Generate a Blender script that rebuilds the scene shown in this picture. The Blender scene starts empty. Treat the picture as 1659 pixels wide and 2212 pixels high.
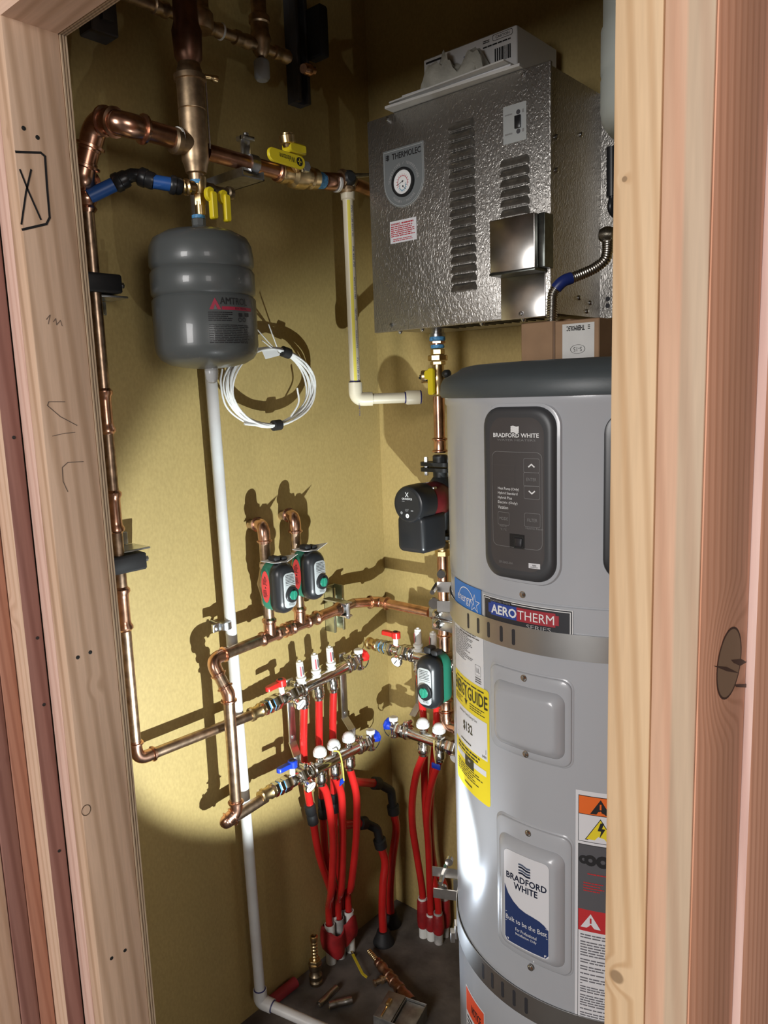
import bpy, math, random
import numpy as np
from math import sin, cos, pi, radians, atan2, sqrt, hypot
random.seed(7)
SC = bpy.context.scene
COL = SC.collection

# ------------------------------------------------------------------ camera
F_PX, CX, CY = 1665.0, 829.5, 1106.0
YAW, PITCH, ROLL, EYE = radians(41.2), radians(8.9), radians(2.0), 1.54
_f = np.array([-sin(YAW)*cos(PITCH), cos(YAW)*cos(PITCH), -sin(PITCH)])
_r0 = np.array([cos(YAW), sin(YAW), 0.0]); _u0 = np.cross(_r0, _f)
_r = _r0*cos(ROLL) - _u0*sin(ROLL); _u = _u0*cos(ROLL) + _r0*sin(ROLL)
CAM = np.array([0.0, 0.0, EYE])
cd = bpy.data.cameras.new('camera'); cam = bpy.data.objects.new('camera', cd); COL.objects.link(cam)
cd.sensor_fit = 'VERTICAL'; cd.sensor_height = 24.0; cd.lens = 24.0*F_PX/2212.0
cd.clip_start = 0.02; cd.clip_end = 50
from mathutils import Matrix, Vector
cam.matrix_world = Matrix(((_r[0], _u[0], -_f[0], CAM[0]), (_r[1], _u[1], -_f[1], CAM[1]), (_r[2], _u[2], -_f[2], CAM[2]), (0, 0, 0, 1)))
SC.camera = cam

# ------------------------------------------------------------------ light and exposure
SC.view_settings.view_transform = 'Standard'; SC.view_settings.look = 'None'
SC.view_settings.gamma = 1.0; SC.view_settings.exposure = 0.0; SC.view_settings.use_curve_mapping = False
w = bpy.data.worlds.new('world'); SC.world = w; w.use_nodes = True
w.node_tree.nodes['Background'].inputs[0].default_value = (1.0, 0.93, 0.86, 1)
w.node_tree.nodes['Background'].inputs[1].default_value = 0.03
def light(name, kind, loc, target, energy, color, **kw):
    l = bpy.data.lights.new(name, kind); o = bpy.data.objects.new(name, l); COL.objects.link(o)
    l.energy = energy; l.color = color
    for k, v in kw.items(): setattr(l, k, v)
    o.location = loc
    o.rotation_euler = (Vector(target)-Vector(loc)).to_track_quat('-Z', 'Y').to_euler()
    return o
light('window_daylight', 'AREA', (0.0, -3.0, 1.95), (-0.6, 0.6, 1.2), 100, (1.0, 0.97, 0.95), shape='RECTANGLE', size=1.0, size_y=1.5)
light('window_daylight', 'AREA', (2.6, -0.6, 1.9), (-0.9, 0.6, 1.4), 30, (1.0, 0.95, 0.92), shape='RECTANGLE', size=1.2, size_y=1.3)
light('flashlight', 'SPOT', (-0.56, 0.774, 0.645), (-1.42, 1.215, 0.985), 68, (0.90, 0.98, 1.0), spot_size=radians(64), spot_blend=0.30, shadow_soft_size=0.006)
light('flashlight', 'SPOT', (-0.56, 0.774, 0.645), (-1.42, 1.20, 1.50), 7, (0.93, 0.97, 1.0), spot_size=radians(80), spot_blend=0.9, shadow_soft_size=0.006)
light('heater_fill', 'SPOT', (-1.04, 0.98, 0.42), (-0.78, 1.13, 0.56), 2.6, (0.75, 0.86, 1.0), spot_size=radians(75), spot_blend=0.7, shadow_soft_size=0.01)  # added fill spot, no real lamp; brightens the heater's lower left

# ------------------------------------------------------------------ picture to place
XL, YB = -1.42, 1.617           # left wall and back wall
def ray(px, py): return _f + _r*((px-CX)/F_PX) - _u*((py-CY)/F_PX)
def LX(px, py, off=0.0):
    d = ray(px, py); return CAM + d*((XL+off)/d[0])
def BY(px, py, off=0.0):
    d = ray(px, py); return CAM + d*((YB-off)/d[1])
def FZ(px, py, z=0.0):
    d = ray(px, py); return CAM + d*((z-EYE)/d[2])
HC = np.array([-0.57, 1.25]); HR = 0.28
def HT(px, py, R=HR):            # a point on the heater jacket as (arc length, height)
    d = ray(px, py); a = d[0]**2+d[1]**2; o = CAM[:2]-HC; b = 2*(o@d[:2]); c = o@o-R*R
    t = (-b-sqrt(max(b*b-4*a*c, 0)))/(2*a); P = CAM+d*t
    return atan2(P[0]-HC[0], -(P[1]-HC[1]))*HR, P[2]
V = lambda *a: np.array(a, float)
def nrm(v): v = np.array(v, float); return v/np.linalg.norm(v)
EX, EY, EZ = V(1, 0, 0), V(0, 1, 0), V(0, 0, 1)

# ------------------------------------------------------------------ materials
MATS = {}
def nodes(name):
    m = bpy.data.materials.new(name); m.use_nodes = True
    nt = m.node_tree; return m, nt, nt.nodes['Principled BSDF']
def mat(name, col, rough=0.5, metal=0.0, var=0.0, scale=30, bump=0.0, bscale=200, coat=0.0, dark=None, trans=0.0, spec=0.5):
    if name in MATS: return MATS[name]
    m, nt, b = nodes(name)
    b.inputs['Base Color'].default_value = (*col, 1); b.inputs['Roughness'].default_value = rough
    b.inputs['Metallic'].default_value = metal; b.inputs['Coat Weight'].default_value = coat
    b.inputs['Transmission Weight'].default_value = trans
    b.inputs['Specular IOR Level'].default_value = spec
    tc = nt.nodes.new('ShaderNodeTexCoord')
    if var or dark:
        n = nt.nodes.new('ShaderNodeTexNoise'); n.inputs['Scale'].default_value = scale; n.inputs['Detail'].default_value = 5
        nt.links.new(tc.outputs['Object'], n.inputs['Vector'])
        mx = nt.nodes.new('ShaderNodeMix'); mx.data_type = 'RGBA'
        d = dark if dark else tuple(c*(1-var) for c in col)
        mx.inputs[6].default_value = (*d, 1); mx.inputs[7].default_value = (*[min(1, c*(1+var*.5)) for c in col], 1)
        cr = nt.nodes.new('ShaderNodeMapRange'); cr.inputs[1].default_value = .36; cr.inputs[2].default_value = .64
        nt.links.new(n.outputs['Fac'], cr.inputs[0]); nt.links.new(cr.outputs[0], mx.inputs[0]); nt.links.new(mx.outputs[2], b.inputs['Base Color'])
    if bump:
        n2 = nt.nodes.new('ShaderNodeTexNoise'); n2.inputs['Scale'].default_value = bscale; n2.inputs['Detail'].default_value = 2
        nt.links.new(tc.outputs['Object'], n2.inputs['Vector'])
        bp = nt.nodes.new('ShaderNodeBump'); bp.inputs['Strength'].default_value = bump; bp.inputs['Distance'].default_value = .002
        nt.links.new(n2.outputs['Fac'], bp.inputs['Height']); nt.links.new(bp.outputs[0], b.inputs['Normal'])
    MATS[name] = m; return m
copper = mat('copper', (.74, .43, .30), .25, 1, .30, 45)
copper_dull = mat('copper_dull', (.50, .36, .25), .34, 1, .35, 60)
brass = mat('brass', (.72, .54, .28), .3, 1, .2, 60)
bronze = mat('bronze', (.52, .38, .24), .42, 1, .3, 50)
nickel = mat('nickel', (.74, .72, .68), .16, 1, .12, 80)
steel = mat('steel_zinc', (.66, .68, .70), .28, 1, .2, 60)
galv = mat('galvanised_smooth', (.62, .60, .57), .3, 1, .15, 25)
strapm = mat('strap_steel', (.60, .60, .59), .33, 1, .08, 12)
zincyel = mat('zinc_yellow', (.62, .64, .50), .35, 1, .2, 50)
black = mat('black_plastic', (.016, .017, .019), .32)
blackm = mat('black_matt', (.014, .014, .015), .6)
castiron = mat('cast_iron', (.028, .030, .031), .45, .3)
green = mat('green_paint', (.02, .16, .10), .4)
greenk = mat('green_knob', (.02, .22, .14), .35)
redp = mat('red_plastic', (.62, .025, .02), .3)
redst = mat('red_sticker', (.62, .05, .05), .5)
maroon = mat('maroon_paint', (.13, .012, .016), .38, 0, .2, 40)
pexred = mat('red_tube', (.52, .018, .016), .22, 0, .12, 14, coat=.3)
redwrap = mat('red_wrap', (.33, .015, .018), .5, 0, .3, 30, bump=.6, bscale=60)
bluep = mat('blue_plastic', (.012, .045, .42), .35)
pexblue = mat('blue_tube', (.02, .10, .36), .4)
bluepaste = mat('blue_sealant', (.10, .36, .68), .5, 0, .4, 200)
yellow = mat('yellow_plastic', (.82, .66, .02), .4)
white = mat('white_plastic', (.80, .80, .76), .35)
pvcm = mat('white_pvc', (.62, .63, .62), .42, 0, 0, 9, dark=(.54, .52, .50))
cpvc = mat('cream_cpvc', (.72, .66, .50), .4, 0, .06, 10)
capw = mat('cap_grey_white', (.66, .66, .64), .5)
sleevem = mat('sleeve_grey', (.42, .40, .38), .6, 0, .35, 40)
tankm = mat('tank_grey', (.085, .094, .094), .36, 0, .05, 8, coat=.25)
tank2m = mat('tank_pale_grey', (.42, .46, .44), .42, 0, .05, 8)
jacket = mat('heater_jacket', (.45, .47, .50), .27, 0, .03, 4, bump=.05, bscale=25, coat=.25)
lidm = mat('heater_lid', (.070, .085, .092), .45, 0, .05, 20, bump=.04, bscale=300)
panelm = mat('panel_frame', (.052, .055, .060), .42)
panelin = mat('panel_face', (.068, .062, .062), .5)
inkdim = mat('ink_dim', (.24, .24, .24), .5)
inkmid = mat('ink_grey', (.40, .40, .40), .5)
ink = mat('ink_black', (.015, .015, .017), .5)
inkw = mat('ink_white', (.85, .86, .86), .5)
inkred = mat('ink_red', (.50, .03, .05), .5)
inkblue = mat('ink_blue', (.02, .05, .22), .5)
navy = mat('label_navy', (.022, .045, .15), .4)
paper = mat('label_white', (.76, .77, .80), .42)
paperw = mat('paper', (.68, .68, .66), .6, 0, .04, 30)
silverlab = mat('label_silver', (.50, .53, .53), .4, .3)
greylab = mat('label_grey', (.17, .185, .19), .45)
skyblue = mat('label_blue', (.025, .20, .66), .4)
yelab = mat('label_yellow', (.86, .70, .03), .45)
orlab = mat('label_orange', (.85, .16, .02), .45)
redlab = mat('label_red', (.55, .03, .035), .45)
card = mat('cardboard', (.34, .21, .12), .75, 0, .08, 20)
bagm = mat('plastic_bag', (.70, .70, .62), .28, 0, .15, 30, bump=.8, bscale=90, trans=.25)
glass = mat('clear_gauge', (.92, .90, .88), .1, 0, trans=.35)
wirem = mat('white_cable', (.78, .78, .76), .45)
darksteel = mat('grey_channel', (.10, .10, .11), .5, .5, .2, 20)
slotdark = mat('slot_dark', (.03, .03, .035), .5)
concrete = mat('concrete', (.125, .108, .095), .85, 0, .35, 14, bump=.4, bscale=60)
subfloor = mat('subfloor', (.36, .30, .24), .8, 0, .2, 6)
outwall = mat('sheathing', (.40, .30, .20), .8, 0, .2, 6)

def wallmat():
    m, nt, b = nodes('kraft_fibreboard')
    tc = nt.nodes.new('ShaderNodeTexCoord')
    n1 = nt.nodes.new('ShaderNodeTexNoise'); n1.inputs['Scale'].default_value = 190; n1.inputs['Detail'].default_value = 4
    n2 = nt.nodes.new('ShaderNodeTexNoise'); n2.inputs['Scale'].default_value = 2.5; n2.inputs['Detail'].default_value = 4
    mp = nt.nodes.new('ShaderNodeMapping'); mp.inputs['Scale'].default_value = (1, 1, .6)
    nt.links.new(tc.outputs['Object'], mp.inputs[0]); nt.links.new(mp.outputs[0], n1.inputs[0]); nt.links.new(tc.outputs['Object'], n2.inputs[0])
    m1 = nt.nodes.new('ShaderNodeMix'); m1.data_type = 'RGBA'
    m1.inputs[6].default_value = (.340, .250, .090, 1); m1.inputs[7].default_value = (.505, .382, .150, 1)
    nt.links.new(n1.outputs['Fac'], m1.inputs[0])
    m2 = nt.nodes.new('ShaderNodeMix'); m2.data_type = 'RGBA'; m2.blend_type = 'MULTIPLY'; m2.inputs[0].default_value = .5
    cr = nt.nodes.new('ShaderNodeValToRGB'); cr.color_ramp.elements[0].position = .3; cr.color_ramp.elements[0].color = (.8, .8, .8, 1); cr.color_ramp.elements[1].position = .7
    nt.links.new(n2.outputs['Fac'], cr.inputs[0]); nt.links.new(m1.outputs[2], m2.inputs[6]); nt.links.new(cr.outputs[0], m2.inputs[7])
    nt.links.new(m2.outputs[2], b.inputs['Base Color']); b.inputs['Roughness'].default_value = .58
    bp = nt.nodes.new('ShaderNodeBump'); bp.inputs['Strength'].default_value = .12; bp.inputs['Distance'].default_value = .001
    nt.links.new(n1.outputs['Fac'], bp.inputs['Height']); nt.links.new(bp.outputs[0], b.inputs['Normal'])
    return m
kraft = wallmat()

def embossed():
    m, nt, b = nodes('embossed_aluzinc')
    tc = nt.nodes.new('ShaderNodeTexCoord')
    mp = nt.nodes.new('ShaderNodeMapping'); mp.inputs['Scale'].default_value = (1, 1, .62)
    n1 = nt.nodes.new('ShaderNodeTexNoise'); n1.inputs['Scale'].default_value = 135; n1.inputs['Detail'].default_value = 1.0; n1.inputs['Distortion'].default_value = 1.6
    nt.links.new(tc.outputs['Object'], mp.inputs[0]); nt.links.new(mp.outputs[0], n1.inputs[0])
    r = nt.nodes.new('ShaderNodeMapRange'); r.inputs[1].default_value = .42; r.inputs[2].default_value = .60
    nt.links.new(n1.outputs['Fac'], r.inputs[0])
    bp = nt.nodes.new('ShaderNodeBump'); bp.inputs['Strength'].default_value = .42; bp.inputs['Distance'].default_value = .0011
    nt.links.new(r.outputs[0], bp.inputs['Height']); nt.links.new(bp.outputs[0], b.inputs['Normal'])
    n2 = nt.nodes.new('ShaderNodeTexNoise'); n2.inputs['Scale'].default_value = 8; n2.inputs['Detail'].default_value = 6
    nt.links.new(tc.outputs['Object'], n2.inputs[0])
    mx = nt.nodes.new('ShaderNodeMix'); mx.data_type = 'RGBA'; mx.inputs[6].default_value = (.36, .35, .33, 1); mx.inputs[7].default_value = (.50, .48, .45, 1)
    nt.links.new(n2.outputs['Fac'], mx.inputs[0]); nt.links.new(mx.outputs[2], b.inputs['Base Color'])
    b.inputs['Metallic'].default_value = .9; b.inputs['Roughness'].default_value = .40
    return m
emb = embossed()
louvm = mat('louvre_steel', (.40, .385, .36), .34, .9, .2, 60, bump=.25, bscale=150)

def wood(name, light_c, dark_c, axis='Z', scale=26, dist=3.2, knots=(), rough=.62, seed=0.0, streak=.5):
    """softwood with grain along one axis; knots = [(x, y, z, r)] in the board's own coordinates"""
    m, nt, b = nodes(name)
    L = nt.links.new; N = nt.nodes.new
    tc = N('ShaderNodeTexCoord'); mp = N('ShaderNodeMapping')
    s = {'Z': (1, 1, .055), 'X': (.055, 1, 1), 'Y': (1, .055, 1)}[axis]
    mp.inputs['Scale'].default_value = s; mp.inputs['Location'].default_value = (seed, seed*.7, seed*.3)
    L(tc.outputs['Object'], mp.inputs[0])
    vec = mp.outputs[0]
    masks = []
    for (x, y, z, r) in knots:
        sub = N('ShaderNodeVectorMath'); sub.operation = 'SUBTRACT'; sub.inputs[1].default_value = (x, y, z)
        L(tc.outputs['Object'], sub.inputs[0])
        ln = N('ShaderNodeVectorMath'); ln.operation = 'LENGTH'; L(sub.outputs[0], ln.inputs[0])
        g = N('ShaderNodeMapRange'); g.interpolation_type = 'SMOOTHSTEP'
        g.inputs[1].default_value = 0; g.inputs[2].default_value = r*3.6; g.inputs[3].default_value = 1; g.inputs[4].default_value = 0
        L(ln.outputs['Value'], g.inputs[0])
        sc = N('ShaderNodeVectorMath'); sc.operation = 'SCALE'; sc.inputs[0].default_value = (r*1.6, r*1.6, 0); L(g.outputs[0], sc.inputs['Scale'])
        ad = N('ShaderNodeVectorMath'); L(vec, ad.inputs[0]); L(sc.outputs[0], ad.inputs[1]); vec = ad.outputs[0]
        k = N('ShaderNodeMapRange'); k.interpolation_type = 'SMOOTHSTEP'; k.inputs[1].default_value = r*.75; k.inputs[2].default_value = r*1.15
        k.inputs[3].default_value = .85; k.inputs[4].default_value = 0; L(ln.outputs['Value'], k.inputs[0]); masks.append(k.outputs[0])
    wv = N('ShaderNodeTexWave'); wv.wave_type = 'BANDS'; wv.bands_direction = 'DIAGONAL'
    wv.inputs['Scale'].default_value = scale; wv.inputs['Distortion'].default_value = dist; wv.inputs['Detail'].default_value = 2.5; wv.inputs['Detail Scale'].default_value = .55
    L(vec, wv.inputs[0])
    cr = N('ShaderNodeValToRGB'); cr.color_ramp.elements[0].color = (*light_c, 1); cr.color_ramp.elements[1].color = (*dark_c, 1)
    cr.color_ramp.elements[0].position = .45; cr.color_ramp.elements[1].position = 1.0
    L(wv.outputs['Fac'], cr.inputs[0])
    n2 = N('ShaderNodeTexNoise'); n2.inputs['Scale'].default_value = 9; n2.inputs['Detail'].default_value = 6; L(mp.outputs[0], n2.inputs[0])
    n3 = N('ShaderNodeTexNoise'); n3.inputs['Scale'].default_value = 240; n3.inputs['Detail'].default_value = 3; L(mp.outputs[0], n3.inputs[0])
    m1 = N('ShaderNodeMix'); m1.data_type = 'RGBA'; m1.inputs[7].default_value = (*[a*.62+c*.38 for a, c in zip(dark_c, light_c)], 1)
    r2 = N('ShaderNodeMapRange'); r2.inputs[1].default_value = .35; r2.inputs[2].default_value = .75; r2.inputs[4].default_value = streak
    L(n2.outputs['Fac'], r2.inputs[0]); L(r2.outputs[0], m1.inputs[0]); L(cr.outputs[0], m1.inputs[6])
    m3 = N('ShaderNodeMix'); m3.data_type = 'RGBA'; m3.blend_type = 'MULTIPLY'; m3.inputs[0].default_value = .35
    L(m1.outputs[2], m3.inputs[6]); L(n3.outputs['Color'], m3.inputs[7])
    g3 = N('ShaderNodeMix'); g3.data_type = 'RGBA'; L(m3.outputs[2], g3.inputs[6]); g3.inputs[0].default_value = 0
    out = m3.outputs[2]
    r3 = N('ShaderNodeMapRange'); r3.inputs[1].default_value = .3; r3.inputs[2].default_value = .7; r3.inputs[3].default_value = .72; r3.inputs[4].default_value = 1.0
    L(n3.outputs['Fac'], r3.inputs[0]); L(r3.outputs[0], m3.inputs[7])
    for k in masks:
        mk = N('ShaderNodeMix'); mk.data_type = 'RGBA'; mk.inputs[7].default_value = (*[c*.45 for c in dark_c], 1)
        L(k, mk.inputs[0]); L(out, mk.inputs[6]); out = mk.outputs[2]
    L(out, b.inputs['Base Color']); b.inputs['Roughness'].default_value = rough
    bp = N('ShaderNodeBump'); bp.inputs['Strength'].default_value = .12; bp.inputs['Distance'].default_value = .001
    L(wv.outputs['Fac'], bp.inputs['Height']); L(bp.outputs[0], b.inputs['Normal'])
    return m

# ------------------------------------------------------------------ mesh tools
class M:
    def __init__(s): s.v = []; s.f = []; s.m = []; s.flat = set()
    def add(s, vs, fs, mi=0, flat=False):
        o = len(s.v); s.v += [tuple(map(float, p)) for p in vs]
        for f in fs:
            if flat: s.flat.add(len(s.f))
            s.f.append(tuple(i+o for i in f)); s.m.append(mi)
        return s
def build(name, mb, mats, parent=None, loc=None, label=None, sharp=38):
    if not isinstance(mats, (list, tuple)): mats = [mats]
    base = world_loc(parent) if parent is not None else np.zeros(3)
    if parent is None:
        vs = np.array(mb.v); base = np.array([(vs[:, 0].min()+vs[:, 0].max())/2, (vs[:, 1].min()+vs[:, 1].max())/2, vs[:, 2].min()]) if loc is None else np.array(loc, float)
    me = bpy.data.meshes.new(name); me.from_pydata([tuple(np.array(p)-base) for p in mb.v], [], mb.f)
    for mt in mats: me.materials.append(mt)
    me.polygons.foreach_set('material_index', mb.m)
    me.polygons.foreach_set('use_smooth', [i not in mb.flat for i in range(len(mb.f))])
    me.validate(); me.update(); me.set_sharp_from_angle(angle=radians(sharp))
    o = bpy.data.objects.new(name, me); COL.objects.link(o)
    if parent is not None: o.parent = parent; o['_'] = 0; del o['_']
    else: o.location = base
    if label: o['label'] = label
    return o
WL = {}
def world_loc(p):
    v = np.array(p.location, float)
    return v + world_loc(p.parent) if p.parent is not None else v
def thing(name, label, cat, loc, group=None):
    o = bpy.data.objects.new(name, None); COL.objects.link(o); o.empty_display_size = .02
    o.location = tuple(map(float, loc)); o['label'] = label; o['category'] = cat
    if group: o['group'] = group
    return o
def tag(o, label, cat, group=None, kind=None):
    if label: o['label'] = label
    if cat: o['category'] = cat
    if group: o['group'] = group
    if kind: o['kind'] = kind
    return o
def fr(O, a, b, n):
    O, a, b, n = map(np.array, (O, a, b, n))
    return lambda u, v, w=0.0: O + a*u + b*v + n*w
def cylf(u, v, w=0.0):
    t = u/HR; return V(HC[0]+(HR+w)*sin(t), HC[1]-(HR+w)*cos(t), v)
def boxm(mb, lo, hi, mi=0):
    x0, y0, z0 = lo; x1, y1, z1 = hi
    vs = [(x, y, z) for x in (x0, x1) for y in (y0, y1) for z in (z0, z1)]
    return mb.add(vs, [(0, 1, 3, 2), (4, 6, 7, 5), (0, 4, 5, 1), (2, 3, 7, 6), (0, 2, 6, 4), (1, 5, 7, 3)], mi, True)
def fbox(mb, F, u0, u1, v0, v1, w0, w1, mi=0, bev=.0006):
    W, H = u1-u0, v1-v0; b = min(bev, W*.3, H*.3, abs(w1-w0)*.3)
    return slab(mb, F, (u0+u1)/2, (v0+v1)/2, W, H, b, [(w0, 0), (w1-b*(1 if w1 > w0 else -1), 0), (w1, b)], mi, back=True, seg=1)
def basis(d):
    d = nrm(d); h = EZ if abs(d[2]) < .9 else EX
    a = nrm(np.cross(h, d)); return a, np.cross(d, a)
def sweep(mb, pts, rads, n=16, mi=0, caps=True):
    pts = [np.array(p, float) for p in pts]
    if not hasattr(rads, '__len__'): rads = [rads]*len(pts)
    T = []
    for i in range(len(pts)):
        a = pts[min(i+1, len(pts)-1)]-pts[max(i-1, 0)]; 
        if np.linalg.norm(a) < 1e-9: a = T[-1] if T else EZ
        T.append(nrm(a))
    a, b = basis(T[0]); vs = []; fs = []
    for i, p in enumerate(pts):
        a = nrm(a - T[i]*(a@T[i])); b = np.cross(T[i], a)
        for k in range(n):
            t = 2*pi*k/n; vs.append(p+(a*cos(t)+b*sin(t))*rads[i])
    for i in range(len(pts)-1):
        for k in range(n):
            k2 = (k+1) % n; fs.append((i*n+k, i*n+k2, (i+1)*n+k2, (i+1)*n+k))
    if caps: fs.append(tuple(range(n))[::-1]); fs.append(tuple(range((len(pts)-1)*n, len(pts)*n)))
    return mb.add(vs, fs, mi)
def rev(mb, p0, d, prof, n=20, mi=0, caps=True, ph=0.0):
    """revolve a profile [(distance along d, radius)]"""
    d = nrm(d); a, b = basis(d); vs = []; fs = []; p0 = np.array(p0, float)
    for t, r in prof:
        for k in range(n):
            q = 2*pi*k/n+ph; vs.append(p0+d*t+(a*cos(q)+b*sin(q))*r)
    for i in range(len(prof)-1):
        for k in range(n):
            k2 = (k+1) % n; fs.append((i*n+k, i*n+k2, (i+1)*n+k2, (i+1)*n+k))
    if caps: fs.append(tuple(range(n))[::-1]); fs.append(tuple(range((len(prof)-1)*n, len(prof)*n)))
    return mb.add(vs, fs, mi)
def hexn(mb, p0, d, t0, t1, r, mi=0, n=6):
    c = (t1-t0)*.12
    return rev(mb, p0, d, [(t0, r*.9), (t0+c, r), (t1-c, r), (t1, r*.9)], n, mi)
def bead(t, r, h, wd=.004):
    return [(t-wd, r), (t-wd*.7, r+h*.7), (t, r+h), (t+wd*.7, r+h*.7), (t+wd, r)]
def rrect(W, H, r, seg=6):
    r = min(r, W/2*.999, H/2*.999); out = []
    for cx, cy, a0 in ((W/2-r, H/2-r, 0), (-W/2+r, H/2-r, 90), (-W/2+r, -H/2+r, 180), (W/2-r, -H/2+r, 270)):
        for k in range(seg+1):
            t = radians(a0+90*k/seg); out.append((cx+r*cos(t), cy+r*sin(t)))
    return out
def densify(o, step):
    out = []
    for i in range(len(o)):
        p, q = o[i], o[(i+1) % len(o)]; k = max(1, int(hypot(q[0]-p[0], q[1]-p[1])/step))
        out += [(p[0]+(q[0]-p[0])*j/k, p[1]+(q[1]-p[1])*j/k) for j in range(k)]
    return out
def slab(mb, F, cu, cv, W, H, r, levels, mi=0, back=False, seg=6, step=1e9, rings=1, outline=None, capmi=None):
    """raised rounded shape on frame F: levels [(height w, inset)], closed by a cap"""
    o = outline if outline else rrect(W, H, r, seg)
    if step < 1: o = densify(o, step)
    n = len(o); vs = []; fs = []
    for w_, i_ in levels:
        su, sv = (W/2-i_)/(W/2), (H/2-i_)/(H/2)
        vs += [F(cu+x*su, cv+y*sv, w_) for x, y in o]
    for i in range(len(levels)-1):
        for k in range(n):
            k2 = (k+1) % n; fs.append((i*n+k, i*n+k2, (i+1)*n+k2, (i+1)*n+k))
    w_, i_ = levels[-1]; su, sv = (W/2-i_)/(W/2), (H/2-i_)/(H/2); capf = []
    last = (len(levels)-1)*n
    if rings == 1: capf.append(tuple(range(last, last+n)))
    else:
        for j in range(rings-1, 0, -1):
            q = j/rings; base = len(vs); vs += [F(cu+x*su*q, cv+y*sv*q, w_) for x, y in o]
            for k in range(n):
                k2 = (k+1) % n; capf.append((last+k, last+k2, base+k2, base+k))
            last = base
        vs.append(F(cu, cv, w_)); c = len(vs)-1
        for k in range(n): capf.append((last+k, last+(k+1) % n, c))
    if back: fs.append(tuple(range(n))[::-1])
    o0 = len(mb.v); mb.add(vs, fs, mi)
    for f in capf: mb.f.append(tuple(i+o0 for i in f)); mb.m.append(mi if capmi is None else capmi)
    return mb
def rect(mb, F, u0, v0, u1, v1, w=0.0006, mi=0, nu=1, nv=1):
    vs = [F(u0+(u1-u0)*i/nu, v0+(v1-v0)*j/nv, w) for j in range(nv+1) for i in range(nu+1)]
    fs = [(j*(nu+1)+i, j*(nu+1)+i+1, (j+1)*(nu+1)+i+1, (j+1)*(nu+1)+i) for j in range(nv) for i in range(nu)]
    return mb.add(vs, fs, mi)
def poly(mb, F, pts, w=.0008, mi=0): return mb.add([F(u, v, w) for u, v in pts], [tuple(range(len(pts)))], mi)
def disc(mb, F, cu, cv, ru, rv=None, w=.0008, mi=0, n=28):
    rv = rv or ru; return poly(mb, F, [(cu+ru*cos(2*pi*k/n), cv+rv*sin(2*pi*k/n)) for k in range(n)], w, mi)
def ring(mb, F, cu, cv, r0, r1, w=.0008, mi=0, n=40, a0=0, a1=360, asp=1.0):
    vs = []; fs = []
    for k in range(n+1):
        t = radians(a0+(a1-a0)*k/n); vs += [F(cu+r0*cos(t), cv+r0*sin(t)*asp, w), F(cu+r1*cos(t), cv+r1*sin(t)*asp, w)]
    for k in range(n): fs.append((2*k, 2*k+1, 2*k+3, 2*k+2))
    return mb.add(vs, fs, mi)
def outline_r(mb, F, cu, cv, W, H, r, t=.0008, w=.0008, mi=0, step=1e9):
    o = rrect(W, H, r); o = densify(o, step) if step < 1 else o
    n = len(o); su, sv = (W-2*t)/W, (H-2*t)/H
    vs = [F(cu+x, cv+y, w) for x, y in o]+[F(cu+x*su, cv+y*sv, w) for x, y in o]
    return mb.add(vs, [(k, (k+1) % n, n+(k+1) % n, n+k) for k in range(n)], mi)
_TC = {}
def textdata(s):
    if s not in _TC:
        c = bpy.data.curves.new('lettering', 'FONT'); c.body = s; c.resolution_u = 2; c.size = 1
        o = bpy.data.objects.new('lettering', c); COL.objects.link(o)
        bpy.context.view_layer.update()
        dg = bpy.context.evaluated_depsgraph_get(); me = bpy.data.meshes.new_from_object(o.evaluated_get(dg))
        vs = np.array([v.co[:2] for v in me.vertices]).reshape(-1, 2); fs = [tuple(p.vertices) for p in me.polygons]
        bpy.data.objects.remove(o); bpy.data.curves.remove(c); bpy.data.meshes.remove(me)
        lo, hi = vs.min(0), vs.max(0); _TC[s] = ((vs-lo)/(hi-lo), fs, (hi-lo))
    return _TC[s]
def text(mb, F, s, u0, v0, u1, v1, w=.001, mi=0, bold=0.0):
    """lettering stretched into the rectangle (u0,v0)-(u1,v1)"""
    vs, fs, _ = textdata(s)
    offs = [(0, 0)] if not bold else [(-bold, 0), (bold, 0), (0, bold), (0, -bold)]
    for k, (du, dv) in enumerate(offs):
        mb.add([F(u0+(u1-u0)*x+du, v0+(v1-v0)*y+dv, w+k*.00002) for x, y in vs], fs, mi, True)
    return mb
def fine(mb, F, u0, v0, u1, v1, rows, mi=0, w=.001, fill=.55, seed=1, ragged=.3):
    """illegible small print: rows of word-sized dashes"""
    rg = random.Random(seed); dv = (v1-v0)/rows
    for j in range(rows):
        v = v1-(j+.5)*dv; u = u0; end = u1-(u1-u0)*rg.random()*ragged
        while u < end-.001:
            L = min((u1-u0)*rg.uniform(.06, .2), end-u); rect(mb, F, u, v-dv*fill*.5, u+L*.86, v+dv*fill*.5, w, mi); u += L
    return mb
def smooth(pts, k=8):
    P = [np.array(p, float) for p in pts]; P = [2*P[0]-P[1]]+P+[2*P[-1]-P[-2]]; out = []
    for i in range(1, len(P)-2):
        for j in range(k):
            t = j/k; a, b, c, d = P[i-1:i+3]
            out.append(.5*((2*b)+(c-a)*t+(2*a-5*b+4*c-d)*t*t+(3*b-3*c+d-a)*t**3))
    out.append(P[-2]); return out
def arc_pts(p, q, s, R, n=10):
    """rounded corner at q between p and s, returns points and the two tangent points"""
    a, b = nrm(p-q), nrm(s-q); ang = math.acos(max(-1, min(1, a@b))); 
    L = min(R/math.tan(ang/2), np.linalg.norm(p-q)*.49, np.linalg.norm(s-q)*.49)
    t0, t1 = q+a*L, q+b*L; pts = []
    for i in range(n+1):
        t = i/n; pts.append((1-t)**2*t0+2*t*(1-t)*q+t*t*t1)
    # push towards a circular look
    return pts, t0, t1
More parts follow.
